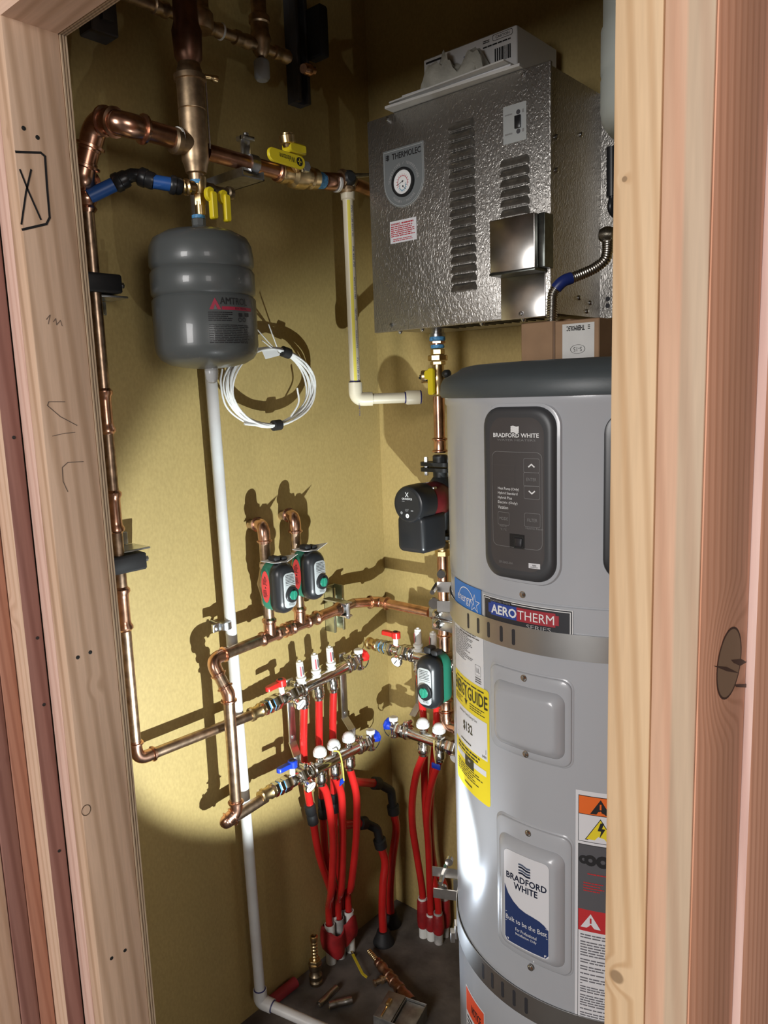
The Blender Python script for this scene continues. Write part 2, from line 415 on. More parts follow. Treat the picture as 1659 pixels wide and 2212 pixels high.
def pipe_run(root, pts, r, m, em=None, R=None, elbow=True, n=20, fat=1.14, name='pipe', cuff=None):
    """straight pipes as children 'pipe' and pressed elbows as children 'elbow'"""
    em = em or m; R = R or r*2.2; cuff = cuff or r*1.5
    pts = [np.array(p, float) for p in pts]; cur = pts[0]
    for i in range(1, len(pts)-1):
        ap, t0, t1 = arc_pts(pts[i-1], pts[i], pts[i+1], R)
        mb = M(); sweep(mb, [cur, t0], r, n); build(name, mb, m, root)
        mb = M(); d0 = nrm(pts[i-1]-pts[i]); d1 = nrm(pts[i+1]-pts[i]); h = r*.30
        P = []; Rr = []
        for t, rr in [(cuff, r*1.02), (cuff*.98, r*1.1), (cuff*.8, r*1.1), (cuff*.74, r*1.1+h), (cuff*.55, r*1.1+h), (cuff*.48, r*1.1), (0.0, r*fat)]:
            P.append(t0+d0*t); Rr.append(rr)
        P += ap[1:-1]; Rr += [r*fat]*(len(ap)-2)
        for t, rr in [(0.0, r*fat), (cuff*.48, r*1.1), (cuff*.55, r*1.1+h), (cuff*.74, r*1.1+h), (cuff*.8, r*1.1), (cuff*.98, r*1.1), (cuff, r*1.02)]:
            P.append(t1+d1*t); Rr.append(rr)
        sweep(mb, P, Rr, n); build('elbow', mb, em, root)
        cur = t1
    mb = M(); sweep(mb, [cur, pts[-1]], r, n); build(name, mb, m, root)
def coupling(root, p, q, r, m, name='coupling'):
    p, q = np.array(p), np.array(q); L = np.linalg.norm(q-p); h = r*.28; c = min(L*.14, r*.9); mb = M()
    rev(mb, p, q-p, [(0, r*1.03), (c*.2, r*1.12), (c*.5, r*1.12+h), (c, r*1.12+h), (c*1.5, r*1.12), (c*2.2, r*1.07), (L-c*2.2, r*1.07), (L-c*1.5, r*1.12), (L-c, r*1.12+h), (L-c*.5, r*1.12+h), (L-c*.2, r*1.12), (L, r*1.03)], 20)
    return build(name, mb, m, root)
def tee(root, c, d, up, r, m, half=None, arm=None, r2=None):
    c, d, up = np.array(c), nrm(d), nrm(up); half = half or r*2.6; arm = arm or r*2.6; r2 = r2 or r; h = r*.24; mb = M()
    pr = [(0, r*1.03), (r*.15, r*1.12), (r*.4, r*1.12+h), (r*.8, r*1.12+h), (r*1.05, r*1.12)]
    rev(mb, c-d*half, d, pr+[(2*half-t, rr) for t, rr in reversed(pr)], 20)
    rev(mb, c, up, [(0, r2*1.12), (arm-r2*1.05, r2*1.12), (arm-r2*.8, r2*1.12+h), (arm-r2*.4, r2*1.12+h), (arm-r2*.15, r2*1.12), (arm, r2*1.03)], 20)
    return build('tee', mb, m, root)
def screw(root, F, u, v, r=.0045, w=0.0, m=None):
    mb = M(); rev(mb, F(u, v, w), F(u, v, w+1)-F(u, v, w), [(0, r*1.3), (.0008, r*1.3), (.001, r), (.003, r*.75), (.0034, r*.3)], 12)
    return build('screw', mb, m or steel, root)

# ================================================================== STRUCTURE
def struct(name, lo, hi, m):
    mb = M(); boxm(mb, lo, hi); o = build(name, mb, m); o['kind'] = 'structure'; return o
ZC = 2.78
struct('floor', (-3.2, -3.6, -.06), (2.8, 1.72, 0), concrete)
struct('ceiling', (XL-.1, .58, ZC), (-.17, 1.72, ZC+.05), kraft)
struct('wall_left', (XL-.05, .681, 0), (XL, YB, ZC), kraft)
struct('wall_back', (XL-.05, YB, 0), (-.175, YB+.05, ZC), kraft)
struct('wall_right', (-.213, .962, 0), (-.187, YB, ZC), kraft)
XJ, XR, YF, YK, YP = -1.228, -.267, .58, .669, .681     # door opening and the faces of its studs
ZH = 2.11
struct('wall_front', (XJ, YK, ZH+.14), (-.213, YP, ZC), outwall)
struct('wall_outside', (-1.45, -.9, 0), (-1.4005, .668, ZC), outwall)

oc1, oc2 = (.76, .56, .35), (.60, .37, .22)
w_reveal = wood('pine_reveal', (.76, .53, .375), (.54, .35, .225), 'Z', 22, 3.4, [(0, .02, .88, .004), (0, -.03, 1.95, .006), (0, .0, 1.05, .009)], seed=1.3)
w_front = wood('pine_pink', (.84, .58, .48), (.70, .44, .35), 'Z', 30, 2.5, seed=4.1)
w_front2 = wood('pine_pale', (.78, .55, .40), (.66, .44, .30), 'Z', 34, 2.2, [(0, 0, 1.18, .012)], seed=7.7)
w_dark = wood('fir_red', (.36, .18, .145), (.26, .115, .09), 'Z', 26, 3.4, [(0, 0, 1.12, .009), (0, 0, .92, .008)], seed=2.9)
w_orange = wood('fir_orange', (.56, .27, .18), (.42, .18, .115), 'Z', 42, 1.6, seed=9.9)
w_right = wood('pine_right', (.82, .58, .35), (.66, .42, .225), 'Z', 40, 1.6, [(0, -.04, .66, .010), (-.02, -.045, 1.58, .003)], seed=3.2, streak=.35)
w_right2 = wood('pine_right_two_tone', (.82, .52, .35), (.70, .40, .26), 'Z', 30, 2.4, seed=6.1, streak=.8)
XK = -.1926
_d = ray(1575, 1432)*(XK/ray(1575, 1432)[0]); KY, KZ = _d[1], _d[2]+EYE
_d = ray(1332, 2110); _k1 = CAM+_d*(.58/_d[1]); _d = ray(1349, 387); _k2 = CAM+_d*(.58/_d[1])
w_right = wood('pine_right', (.82, .58, .35), (.66, .42, .225), 'Z', 40, 1.6, [(_k1[0]+.2488, -.0445, _k1[2], .0065), (_k2[0]+.2488, -.0445, _k2[2], .0022)], seed=3.2, streak=.35)
w_side = wood('fir_orange_knotty', (.92, .46, .29), (.74, .34, .20), 'Z', 44, 1.5, [(0, KY-.6415, KZ, .022)], seed=8.2)
def two_tone(m, x0, tint):
    nt = m.node_tree; b = nt.nodes['Principled BSDF']; src = b.inputs['Base Color'].links[0].from_socket
    tc = nt.nodes.new('ShaderNodeTexCoord'); sp = nt.nodes.new('ShaderNodeSeparateXYZ'); nt.links.new(tc.outputs['Object'], sp.inputs[0])
    mr = nt.nodes.new('ShaderNodeMapRange'); mr.inputs[1].default_value = x0-.0012; mr.inputs[2].default_value = x0+.0012; nt.links.new(sp.outputs[0], mr.inputs[0])
    mx = nt.nodes.new('ShaderNodeMix'); mx.data_type = 'RGBA'; mx.blend_type = 'MULTIPLY'; mx.inputs[7].default_value = (*tint, 1)
    nt.links.new(mr.outputs[0], mx.inputs[0]); nt.links.new(src, mx.inputs[6]); nt.links.new(mx.outputs[2], b.inputs['Base Color'])
two_tone(w_right2, -.001, (.80, .95, .98))
w_orange2 = wood('fir_orange_plain', (.90, .46, .30), (.72, .34, .21), 'Z', 44, 1.5, seed=12.2)
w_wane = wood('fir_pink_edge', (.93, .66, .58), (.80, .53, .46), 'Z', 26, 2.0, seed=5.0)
w_head = wood('header_grain', (.84, .60, .46), (.66, .44, .31), 'X', 22, 3.0, seed=2.2)
w_ply1 = wood('ply_light', (.58, .44, .30), (.46, .33, .21), 'Z', 60, 1.0, seed=2.0)
w_ply2 = wood('ply_dark', (.27, .19, .125), (.20, .135, .085), 'Z', 60, 1.0, seed=3.0)

def board(name, lo, hi, m, label, cat, group=None, r=.002, edge=None):
    cx, cy = (lo[0]+hi[0])/2, (lo[1]+hi[1])/2
    mb = M(); W, D = hi[0]-lo[0], hi[1]-lo[1]
    F = fr((cx, cy, 0), EX, EY, EZ)
    slab(mb, F, 0, 0, W, D, r, [(lo[2], 0), (hi[2], 0)], back=True, seg=2)
    o = build(name, mb, [m, edge] if edge else m, loc=(cx, cy, lo[2]))
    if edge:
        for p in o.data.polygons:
            if p.normal.y < -.7: p.material_index = 1  # front faces get the lighter material, light on them put into colour
    return tag(o, label, cat, group)
stud = board('door_jamb_stud', (XJ-.038, YF, 0), (XJ, YK, ZH), w_reveal, 'left door jamb stud marked with a boxed black X', 'stud')
board('king_stud', (-1.3048, YF, 0), (XJ-.0385, YK, ZC), w_front, 'pink-toned stud doubled behind the left door jamb', 'stud')
stc = board('corner_stud', (-1.40, .5485, 0), (-1.3055, .5795, ZC), w_dark, 'dark red stud with nails and a pale lit edge, left of the door jamb', 'stud', edge=w_front2)  # same wood all round; its lit front edge is coloured paler
y1, y2, y3, y4 = [LX(p, 2200, -1.354-XL)[1] for p in (130, 87, 47, 8)]
board('side_stud', (-1.395, y2+.001, 0), (-1.354, .547, ZC), w_orange, 'narrow orange stud beside the dark red corner stud', 'stud')
board('side_stud', (-1.398, y3+.001, 0), (-1.355, y2, ZC), w_dark, 'reddish stud at the left edge of the photo, second from outside', 'stud')
board('side_stud', (-1.40, y4-.06, 0), (-1.358, y3, ZC), w_front2, 'pale board showing at the bottom left corner of the photo', 'stud')
rs = board('door_jamb_stud', (XR, YF, 0), (XR+.0365, YK, ZH+.1), w_right, 'pale pine jamb stud in front of the water heater', 'stud')
board('king_stud', (XR+.037, YF, 0), (-.1945, YK, ZC), w_right2, 'two-tone stud with a big knot on its side, right of the pale jamb stud', 'stud')
# thin sheet standing in for the knotty side face of the right king stud
sd = board('stud_side_sheet', (-.1943, YF+.001, 0), (-.1928, .702, ZC), w_side, 'orange knotty side face of the two-tone stud, facing right', 'board', r=.001)
board('end_stud', (-.213, .7035, 0), (-.1845, .96, ZC), w_orange2, 'stud with a pink edge catching the light at the right edge of the photo', 'stud', r=.006, edge=w_wane)
hd = M(); fbox(hd, fr((0, YF, 0), EX, EZ, EY), XJ-.038, XR+.04, ZH, ZH+.14, 0, YK-YF, bev=.002)
tag(build('door_header', hd, w_head, loc=(-.75, .62, ZH)), 'wooden header beam across the top of the doorway', 'beam')
def sheathing(lo, hi, label):
    r = thing('plywood_sheathing', label, 'plywood', ((lo[0]+hi[0])/2, YK, lo[2]))
    n = 5; d = (YP-YK-.0004)/n
    for i in range(n):
        mb = M(); boxm(mb, (lo[0], YK+.0004+i*d, lo[2]), (hi[0]-(.0012 if i % 2 else 0), YK+.0004+(i+1)*d, hi[2])); build('veneer', mb, w_ply2 if i % 2 else w_ply1, r)
sheathing((XL+.001, 0, 0), (XJ+.0015, 0, ZH), 'layered plywood edge behind the left door jamb')
sheathing((XR, 0, 0), (-.214, 0, ZH), 'plywood strip behind the right door jamb')
sheathing((XL+.001, 0, ZH+.0005), (XR, 0, ZH+.139), 'plywood band behind the door header')

# marker drawing, nails and pencil marks on the left jamb
def JX(px, py): return ray(px, py)*(XJ/ray(px, py)[0])+CAM
FJ = fr((XJ, 0, 0), EY, EZ, EX)
def stroke(mb, pts, wd, F, w=.0004, mi=0, close=False):
    P = [np.array(p, float) for p in pts]
    for a, b in zip(P[:-1], P[1:]):
        t = nrm(b-a); n_ = V(-t[1], t[0])*wd/2; a2, b2 = a-t*wd*.3, b+t*wd*.3
        mb.add([F(*(a2-n_), w), F(*(b2-n_), w), F(*(b2+n_), w), F(*(a2+n_), w)], [(0, 1, 2, 3)], mi, True); w += .00002
    return mb
def pj(*pp): return [(JX(*p)[1], JX(*p)[2]) for p in pp]
mk = M()
stroke(mk, pj((34, 328), (88, 330), (97, 338), (101, 400), (107, 470), (100, 484), (48, 496)), .0036, FJ)
stroke(mk, pj((43, 367), (62, 415), (88, 474)), .003, FJ)
stroke(mk, pj((67, 367), (56, 415), (46, 484)), .003, FJ)
build('marker_drawing', mk, ink, stud, label='black marker box with an X')
pc = M()
stroke(pc, pj((140, 868), (105, 868), (102, 876), (130, 900), (166, 919)), .0012, FJ)
stroke(pc, pj((180, 997), (146, 999), (134, 1010), (136, 1040), (146, 1062)), .0012, FJ)
stroke(pc, pj((113, 942), (140, 936), (162, 934)), .0009, FJ)
stroke(pc, pj((100, 690), (108, 680), (104, 700)), .001, FJ)
stroke(pc, pj((115, 695), (120, 688), (122, 702), (130, 692), (134, 704)), .001, FJ)
build('pencil_mark', pc, mat('pencil', (.14, .10, .08), .6), stud)
for q in ((51, 277), (81, 297), (168, 1420), (195, 1409), (241, 2070), (270, 2053)):
    u, v = pj(q)[0]; mb = M(); rev(mb, FJ(u, v, -.001), EX, [(0, .0035), (.0013, .0035), (.0016, .001)], 10); build('nail', mb, castiron, stud)
FC = fr((-1.3055, 0, 0), EY, EZ, EX)
for q in ((30, 945), (81, 1378), (95, 1522), (128, 1838)):
    p = LX(q[0], q[1], -1.3055-XL); mb = M(); rev(mb, V(-1.306, min(max(p[1], .553), .575), p[2]), EX, [(0, .003), (.0013, .003), (.0016, .001)], 10); build('nail', mb, castiron, stc)
kn = M()
for r0, r1, mi_ in ((.0075, .0088, 0),):
    u, v = pj((186, 1750))[0]; ring(kn, FJ, u, v, r0, r1, .0004, 0, 24, asp=1.15)
build('knot_ring', kn, mat('knot', (.12, .07, .04), .6), stud)
FS = fr((-.1927, 0, 0), EY, EZ, EX)
def pside(*pp):
    out = []
    for p in pp: d = ray(*p); q = CAM+d*(-.1927/d[0]); out.append((q[1], q[2]))
    return out
kk = M()
kf = mat('knot_face', (.33, .20, .125), .6); kd = mat('knot_dark', (.10, .05, .035), .6)
cu, cv = pside((1575, 1432))[0]
disc(kk, FS, cu, cv, .032, .030, .0003, 0, 36); ring(kk, FS, cu, cv, .0305, .0325, .0004, 1, 40, asp=.94)
poly(kk, FS, pside((1540, 1438), (1568, 1440), (1596, 1454), (1570, 1450)), .0005, 1)
poly(kk, FS, pside((1578, 1425), (1600, 1423), (1612, 1430), (1598, 1438), (1584, 1432)), .0005, 1)
poly(kk, FS, pside((1585, 1478), (1617, 1477), (1616, 1485), (1590, 1484)), .0005, 1)
build('knot', kk, [kf, kd], sd)
FE = fr((0, YF, 0), EX, EZ, -EY)

# ================================================================== LEFT WALL PLUMBING
# ---- long copper riser down to the upper manifold
RR = .0115
root = thing('copper_riser', 'long copper pipe beside the left jamb, bent at the floor end towards the red-levered manifold', 'pipe', LX(190, 450, .06))
p_top = LX(187, 452, .06); p_el = LX(300, 1640, .06); p_end = LX(547, 1543, .070)
p_el = V(p_el[0], p_el[1], p_el[2]); p_top = V(p_el[0], p_el[1]*.5+p_top[1]*.5, p_top[2])
p_el[1] = p_top[1] = LX(250, 1200, .06)[1]+.006
pipe_run(root, [p_top, p_el, p_end], RR, copper_dull, copper)
def on_riser(py): 
    z = LX(250, py, .06)[2]; return V(p_el[0], p_el[1], z)
for a, b in ((838, 937), (1058, 1152), (1270, 1369)): coupling(root, on_riser(b), on_riser(a), RR, copper)
# upper bends into the big horizontal pipe
RB = .0185
q0 = p_top + V(0, 0, -.002); q1 = q0 + V(0, 0, .045)
mb = M(); rev(mb, q0-V(0, 0, .004), EZ, [(0, RR*1.1), (.006, RR*1.5), (.012, RR*1.2), (.02, RR*1.6), (.026, RR*1.6), (.034, RR*1.3), (.045, RR*1.7), (.05, RR*1.7), (.06, RB*.9)], 20); build('reducer', mb, copper, root)
u1 = LX(178, 385, .07); u2 = LX(210, 283, .10); u3 = LX(272, 262, .14); u4 = LX(392, 303, .16)
pipe_run(root, [q0+V(0, 0, .05), u1, u2+V(0, -.0, .018), u3*.0+LX(262, 266, .16), u4], RB, mat('copper_dark', (.62, .33, .22), .28, 1, .3, 30), copper, R=.034, cuff=.022)
mb = M(); rev(mb, LX(380, 300, .16), u4-LX(300, 277, .16), [(0, RB*1.0), (.001, RB*1.16), (.006, RB*1.16), (.007, RB)], 24); build('white_tape_ring', mb, white, root)

# black strut clamps on the riser
def strut_clamp(px, py, w_, label, up):
    c = LX(px, py, .06); r = thing('pipe_clamp', label, 'clamp', c, 'black clamps on the long copper pipe')
    F = fr(c, EY, EZ, EX); mb = M(); fbox(mb, F, -.03, .045, -.017, .017, -.02, .02, bev=.003); build('rubber_block', mb, blackm, r)
    mb = M(); k = 1 if up else -1; fbox(mb, F, .0, .062, min(k*.020, k*.024), max(k*.020, k*.024), -.055, .008, bev=.001); fbox(mb, F, .005, .05, min(k*.025, k*.050), max(k*.025, k*.050), -.059, -.053, bev=.001)
    build('bracket', mb, steel, r)
    mb = M(); hexn(mb, F(.05, 0, 0), EY, 0, .008, .006); build('bolt', mb, steel, r)
strut_clamp(205, 612, 1, 'black rubber pipe clamp high on the copper riser, level with the grey tank', False)
strut_clamp(262, 1217, 1, 'black rubber pipe clamp on the copper riser, level with the green pumps', True)

# ---- blue tube with black elbows
root = thing('blue_tube', 'blue plastic tube with two black elbows linking riser and air separator', 'tube', LX(290, 385, .10))
B = [LX(192, 425, .07), LX(268, 388, .10), LX(300, 378, .12), LX(330, 392, .14), LX(395, 405, .16)]
mb = M(); sweep(mb, [B[0], B[1]], .0125, 18); build('tube', mb, pexblue, root)
mb = M(); sweep(mb, [B[3], LX(372, 399, .155)], .0125, 18); build('tube', mb, pexblue, root)
def bk(p, q, m=black, r=.0155):
    mb = M(); L = np.linalg.norm(q-p); rev(mb, p, q-p, [(0, r*.95), (.003, r*1.1), (L*.45, r*1.1), (L*.5, r), (L-.004, r), (L, r*.9)], 20); build('elbow_cuff', mb, m, root)
bk(LX(246, 398, .09), LX(276, 384, .105)); bk(LX(300, 380, .122), LX(334, 393, .14)); bk(LX(366, 398, .152), LX(392, 404, .16))
mb = M(); sweep(mb, [LX(272, 384, .104), LX(286, 378, .112), LX(306, 380, .124)], [.012, .012, .012], 16); build('elbow_body', mb, black, root)
mb = M(); rev(mb, LX(388, 403, .16), LX(420, 406, .16)-LX(388, 403, .16), [(0, .008), (.004, .013), (.007, .013), (.009, .010), (.013, .015), (.017, .015), (.020, .011), (.028, .013), (.03, .009)], 20); build('brass_nut', mb, brass, root)
mb = M(); rev(mb, LX(190, 432, .07), LX(200, 430, .07)-LX(190, 432, .07), [(0, .006), (.012, .006), (.014, .003)], 12); build('end_sleeve', mb, steel, root)

# ---- brass air separator
SEP = .16
sb, st = LX(428, 392, SEP), LX(413, 140, SEP); ax = EZ
H_ = st[2]-sb[2]; S0 = V(st[0], (sb[1]+st[1])/2-.004, sb[2])
root = thing('air_separator', 'tall brass air separator standing above the grey tank', 'air separator', S0)
R1 = .024
mb = M(); rev(mb, S0, EZ, [(0, .013), (.012, .014), (.014, R1*.8), (.03, R1*.95), (.036, R1*1.05), (.06, R1*1.05), (H_*.60, R1*1.05), (H_*.60+.0015, R1*.99), (H_*.60+.003, R1*1.05), (H_*.85, R1*1.05), (H_*.855, R1*1.22), (H_*.90, R1*1.22), (H_*.905, R1*1.0), (H_*.95, R1*.96), (H_*.96, R1*.90), (H_, R1*.84)], 32); build('body', mb, bronze, root)
mb = M(); sweep(mb, [S0+V(0, .02, H_*.93), S0+V(.012, .040, H_*.92)], [.005, .005], 12); rev(mb, S0+V(.012, .040, H_*.92), V(.2, 1, -.1), [(0, .004), (.004, .007), (.012, .007), (.014, .004)], 14); build('vent_screw', mb, brass, root)
mb = M(); sweep(mb, [S0+V(.012, .0265, H_*.9), S0+V(.012, .0265, .06)], .0018, 8); build('wire_rod', mb, steel, root)
mb = M(); d_ = u4-LX(300, 277, .16); rev(mb, V(S0[0], S0[1]-.05, u4[2]-.004), EY, [(0, RB*1.05), (.004, RB*1.25), (.014, RB*1.25), (.016, RB*1.1), (.05, RB*1.1)], 24); build('side_port', mb, bronze, root)
mb = M(); rev(mb, S0-V(0, 0, .006), EZ, [(0, .0125), (.006, .0135), (.010, .0125)], 16); build('blue_sealant', mb, bluepaste, root)
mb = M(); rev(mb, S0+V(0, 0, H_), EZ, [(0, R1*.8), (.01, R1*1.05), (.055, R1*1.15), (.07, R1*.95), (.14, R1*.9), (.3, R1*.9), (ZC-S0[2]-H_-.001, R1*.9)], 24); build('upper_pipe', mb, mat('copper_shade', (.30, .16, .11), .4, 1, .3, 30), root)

# valve tree between separator and tank
T0 = V(S0[0], S0[1]+.0, 0); zt = LX(440, 485, SEP)[2]
root = thing('isolation_valve', 'brass valve tee with two yellow handles on top of the grey tank', 'valve', V(S0[0], S0[1]+.004, zt))
vx = V(S0[0], S0[1]+.004, 0)
def zz(py): return LX(432, py, SEP)[2]
mb = M(); rev(mb, vx+V(0, 0, zt), EZ, [(0, .0085), (zz(463)-zt, .0085)], 16); hexn(mb, vx+V(0, 0, zz(432)), EZ, -.012, .012, .0115, n=6); rev(mb, vx+V(0, 0, zz(420)), EZ, [(0, .011), (.01, .014), (.016, .0145), (.03, .0145), (.034, .011)], 20); rev(mb, vx+V(0, 0, zz(464)), EZ, [(0, .0105), (zz(436)-zz(464), .0105)], 16); build('body', mb, brass, root)
mb = M(); rev(mb, vx+V(0, .01, zz(405)), EY, [(0, .010), (.008, .012), (.02, .012), (.022, .009), (.055, .009), (.057, .013), (.066, .013), (.068, .006)], 18); build('side_branch', mb, mat('brass_dark', (.30, .24, .16), .4, 1, .3, 60), root)
for (px, py, of) in ((449, 408, .012), (478, 415, .012)):
    c = LX(px, py, SEP+.02); F = fr(c, EY, EZ, EX); mb = M()
    slab(mb, F, .001, -.010, .022, .026, .011, [(0, 0), (.007, 0), (.009, .002)], back=True)
    slab(mb, F, .005, -.030, .013, .05, .004, [(.002, 0), (.011, 0), (.013, .0015)], back=True)
    h = build('handle', mb, yellow, root, label='yellow handle')
    mb = M(); disc(mb, F, .006, -.004, .0025, w=.0132, mi=0); build('handle_screw', mb, blackm, h)
mb = M(); sweep(mb, [vx+V(-.012, .012, zt+.004), vx+V(-.012, .016, zz(385))], .0028, 10); build('support_rod', mb, pvcm, root)

# ---- expansion tank
TA = .16
tc = LX(443, 650, TA); TC = V(tc[0], tc[1]-.002, 0); TR = .0985
ztop, zbot = LX(440, 497, TA)[2], LX(450, 797, TA)[2]
root = thing('expansion_tank', 'dark grey steel expansion tank hanging on the left wall', 'tank', V(TC[0], TC[1], zbot))
prof = [(0, .012), (.003, .045), (.009, .072), (.018, .088), (.030, TR*.975), (.042, TR)]
Ht = ztop-zbot
zr1, zr2 = LX(440, 640, TA)[2]-zbot-.004, LX(440, 582, TA)[2]-zbot-.004
prof += [(zr1-.006, TR), (zr1, TR*.950), (zr1+.006, TR*1.0), (zr2-.007, TR), (zr2, TR*.955), (zr2+.008, TR*1.0)]
prof += [(Ht-.055, TR), (Ht-.035, TR*.975), (Ht-.020, TR*.90), (Ht-.008, TR*.68), (Ht-.002, TR*.35), (Ht, .016)]
mb = M(); rev(mb, V(TC[0], TC[1], zbot), EZ, prof, 64); build('shell', mb, tankm, root, sharp=60)
mb = M(); rev(mb, V(TC[0], TC[1], ztop-.004), EZ, [(0, .018), (.008, .016), (.010, .013), (.022, .0135), (.024, .010)], 8); build('top_fitting', mb, tankm, root)
mb = M(); rev(mb, V(TC[0], TC[1], ztop+.019), EZ, [(0, .0125), (.006, .0125)], 16); build('blue_sealant', mb, bluepaste, root)
mb = M(); rev(mb, V(TC[0]+.004, TC[1]+.003, zbot+.006), -EZ, [(0, .018), (.006, .013), (.008, .0125), (.010, .0135), (.016, .0125), (.026, .0115), (.032, .008), (.034, .003)], 18); build('valve_cap', mb, mat('clear_cap', (.55, .56, .56), .25, trans=.25), root)
def tankF(u, v, w_=0.0):
    t = u/TR; return V(TC[0]+(TR+w_)*sin(t), TC[1]-(TR+w_)*cos(t), v)
def TT(px, py):
    d = ray(px, py); a = d[0]**2+d[1]**2; o = -TC[:2]; b = 2*(o@d[:2]); c = o@o-TR*TR
    t = (-b-sqrt(max(b*b-4*a*c, 0)))/(2*a); P = CAM+d*t; return atan2(P[0]-TC[0], -(P[1]-TC[1]))*TR, P[2]
tu0, tv1 = TT(448, 640); tu1, tv0 = TT(548, 742)
mb = M(); uu, vv0 = TT(452, 668); _, vv1 = TT(460, 645); ue, _ = TT(478, 668)
poly(mb, tankF, [(uu, vv0), (ue, vv0), ((uu+ue)/2, vv1+.002)], .0006, 0)
mb2u = (uu+ue)/2
poly(mb, tankF, [(mb2u-.0035, vv0), (mb2u+.0035, vv0), (mb2u, vv0+.010)], .0008, 2)
a, b = TT(475, 657), TT(529, 646); text(mb, tankF, 'AMTROL', a[0], a[1], TT(532, 657)[0], a[1]+.0125, .0008, 1)
rect(mb, tankF, ue+.001, vv0-.0005, TT(541, 668)[0], vv0+.0055, .0006, 0, nu=6)
text(mb, tankF, 'EXTROL', TT(508, 668)[0], vv0+.0008, TT(532, 668)[0], vv0+.0045, .0009, 1)
fine(mb, tankF, TT(449, 672)[0], TT(449, 694)[1], TT(505, 672)[0], TT(449, 672)[1], 5, 1, .0008, .45, 3)
fine(mb, tankF, TT(451, 700)[0], TT(449, 742)[1], TT(538, 700)[0], TT(449, 700)[1], 11, 1, .0008, .4, 4, .1)
for q in (515, 528): rect(mb, tankF, TT(q, 680)[0], TT(q, 684)[1], TT(q+8, 680)[0], TT(q, 676)[1], .0008, 1)
for q in (518, 527): ring(mb, tankF, *TT(q, 691), .003, .0042, .0008, 1, 18)
build('label', mb, [mat('tank_label_red', (.33, .02, .05), .5), ink, tankm], root)

# ---- copper line right of the separator, hanger and ball valve
root = thing('copper_supply_line', 'dark copper line from the air separator towards the steel boiler', 'pipe', LX(590, 360, SEP))
rL = .0155; PY = lambda px, py: LX(px, py, SEP)
cdark = MATS['copper_dark']
a, b = PY(445, 322), PY(812, 411)
zl = lambda p: V(XL+SEP, p[1], p[2])
def seg(p, q, pr, m, nm, n=24):
    mb = M(); L = np.linalg.norm(q-p); rev(mb, p, q-p, [(t*L if t <= 1 else L, r) for t, r in pr], n); return build(nm, mb, m, root)
P1 = zl(PY(446, 328)); P2 = zl(PY(604, 372)); P3 = zl(PY(680, 387)); P4 = zl(PY(712, 393)); P5 = zl(PY(748, 390))
seg(P1, P2, [(0, rL), (1, rL)], cdark, 'pipe')
seg(P3, P5, [(0, rL), (1, rL)], cdark, 'pipe')
seg(zl(PY(596, 369)), zl(PY(606, 373)), [(0, rL*1.05), (.2, rL*1.3), (.8, rL*1.3), (1, rL)], cdark, 'collar')
seg(zl(PY(700, 391)), zl(PY(722, 396)), [(0, rL*1.05), (.1, rL*1.15), (.9, rL*1.15), (1, rL)], cdark, 'coupling')
seg(zl(PY(724, 396)), zl(PY(730, 397)), [(0, rL*1.0), (.1, rL*1.2), (.9, rL*1.2), (1, rL)], white, 'tape_ring')
TE = V(XL+SEP, P5[1], PY(748, 388)[2])
tee(root, TE, EY, -EZ, .015, bronze, half=.022, arm=.030)
mb = M(); rev(mb, TE, nrm(LX(762, 380, SEP+.03)-LX(748, 388, SEP)), [(0, .016), (.012, .018), (.02, .016), (.026, .010)], 20); build('round_cap', mb, castiron, root)
mb = M(); sweep(mb, [LX(762, 380, SEP+.02), BY(797, 378, .22)], [.006, .004], 12); build('stem', mb, steel, root)
mb = M(); sweep(mb, [TE+V(0, .02, -.004), BY(812, 415, .12)], .015, 20); build('pipe', mb, cdark, root)
root2 = thing('ball_valve', 'brass ball valve with a yellow lever on the dark copper line', 'valve', zl(PY(645, 380)))
root = root2
seg(zl(PY(600, 372)), zl(PY(684, 388)), [(0, .016), (.04, .021), (.14, .022), (.2, .019), (.3, .019), (.36, .026), (.5, .0275), (.64, .026), (.7, .019), (.78, .019), (.82, .023), (.96, .022), (1, .016)], brass, 'body', 28)
seg(zl(PY(684, 388)), zl(PY(698, 391)), [(0, .0175), (.5, .0178), (1, .0165)], bluepaste, 'blue_sealant')
hv = [LX(p, q, SEP+.045) for p, q in ((585, 332), (650, 352))]
Fh = fr(LX(617, 343, SEP+.045), nrm(hv[1]-hv[0]), EZ, EX)
mb = M(); slab(mb, Fh, 0, 0, .098, .026, .012, [(0, 0), (.004, 0), (.006, .0015)], back=True); h = build('lever', mb, yellow, root2, label='yellow lever')
mb = M(); Fm = lambda u, v, w_=0: Fh(-u, -v, w_); text(mb, Fm, 'Webstone', -.020, -.006, .022, .005, .0066, 0); disc(mb, Fh, .032, 0, .0085, w=.0066, mi=0); rect(mb, Fh, .027, -.001, .037, .001, .0069, 1); rect(mb, Fh, .031, -.006, .033, .006, .0069, 1); build('lettering', mb, [ink, yellow], h)
mb = M(); rev(mb, LX(640, 365, SEP+.02), LX(632, 350, SEP+.05)-LX(640, 365, SEP+.02), [(0, .008), (.03, .008)], 14); build('stem', mb, brass, root2)
Fb = fr(LX(637, 325, SEP+.02), nrm(LX(658, 331, SEP+.02)-LX(616, 320, SEP+.02)), EZ, EX)
mb = M(); fbox(mb, Fb, -.024, .024, -.008, .012, -.012, .012, bev=.003); build('drain_handle', mb, yellow, root2, label='small yellow drain handle')
mb = M(); p = LX(622, 312, SEP+.02); rev(mb, p, LX(619, 292, SEP+.02)-p, [(-.006, .010), (0, .012), (.002, .016), (.016, .017), (.018, .013), (.021, .013), (.024, .004)], 16); build('drain_cap', mb, brass, root2)
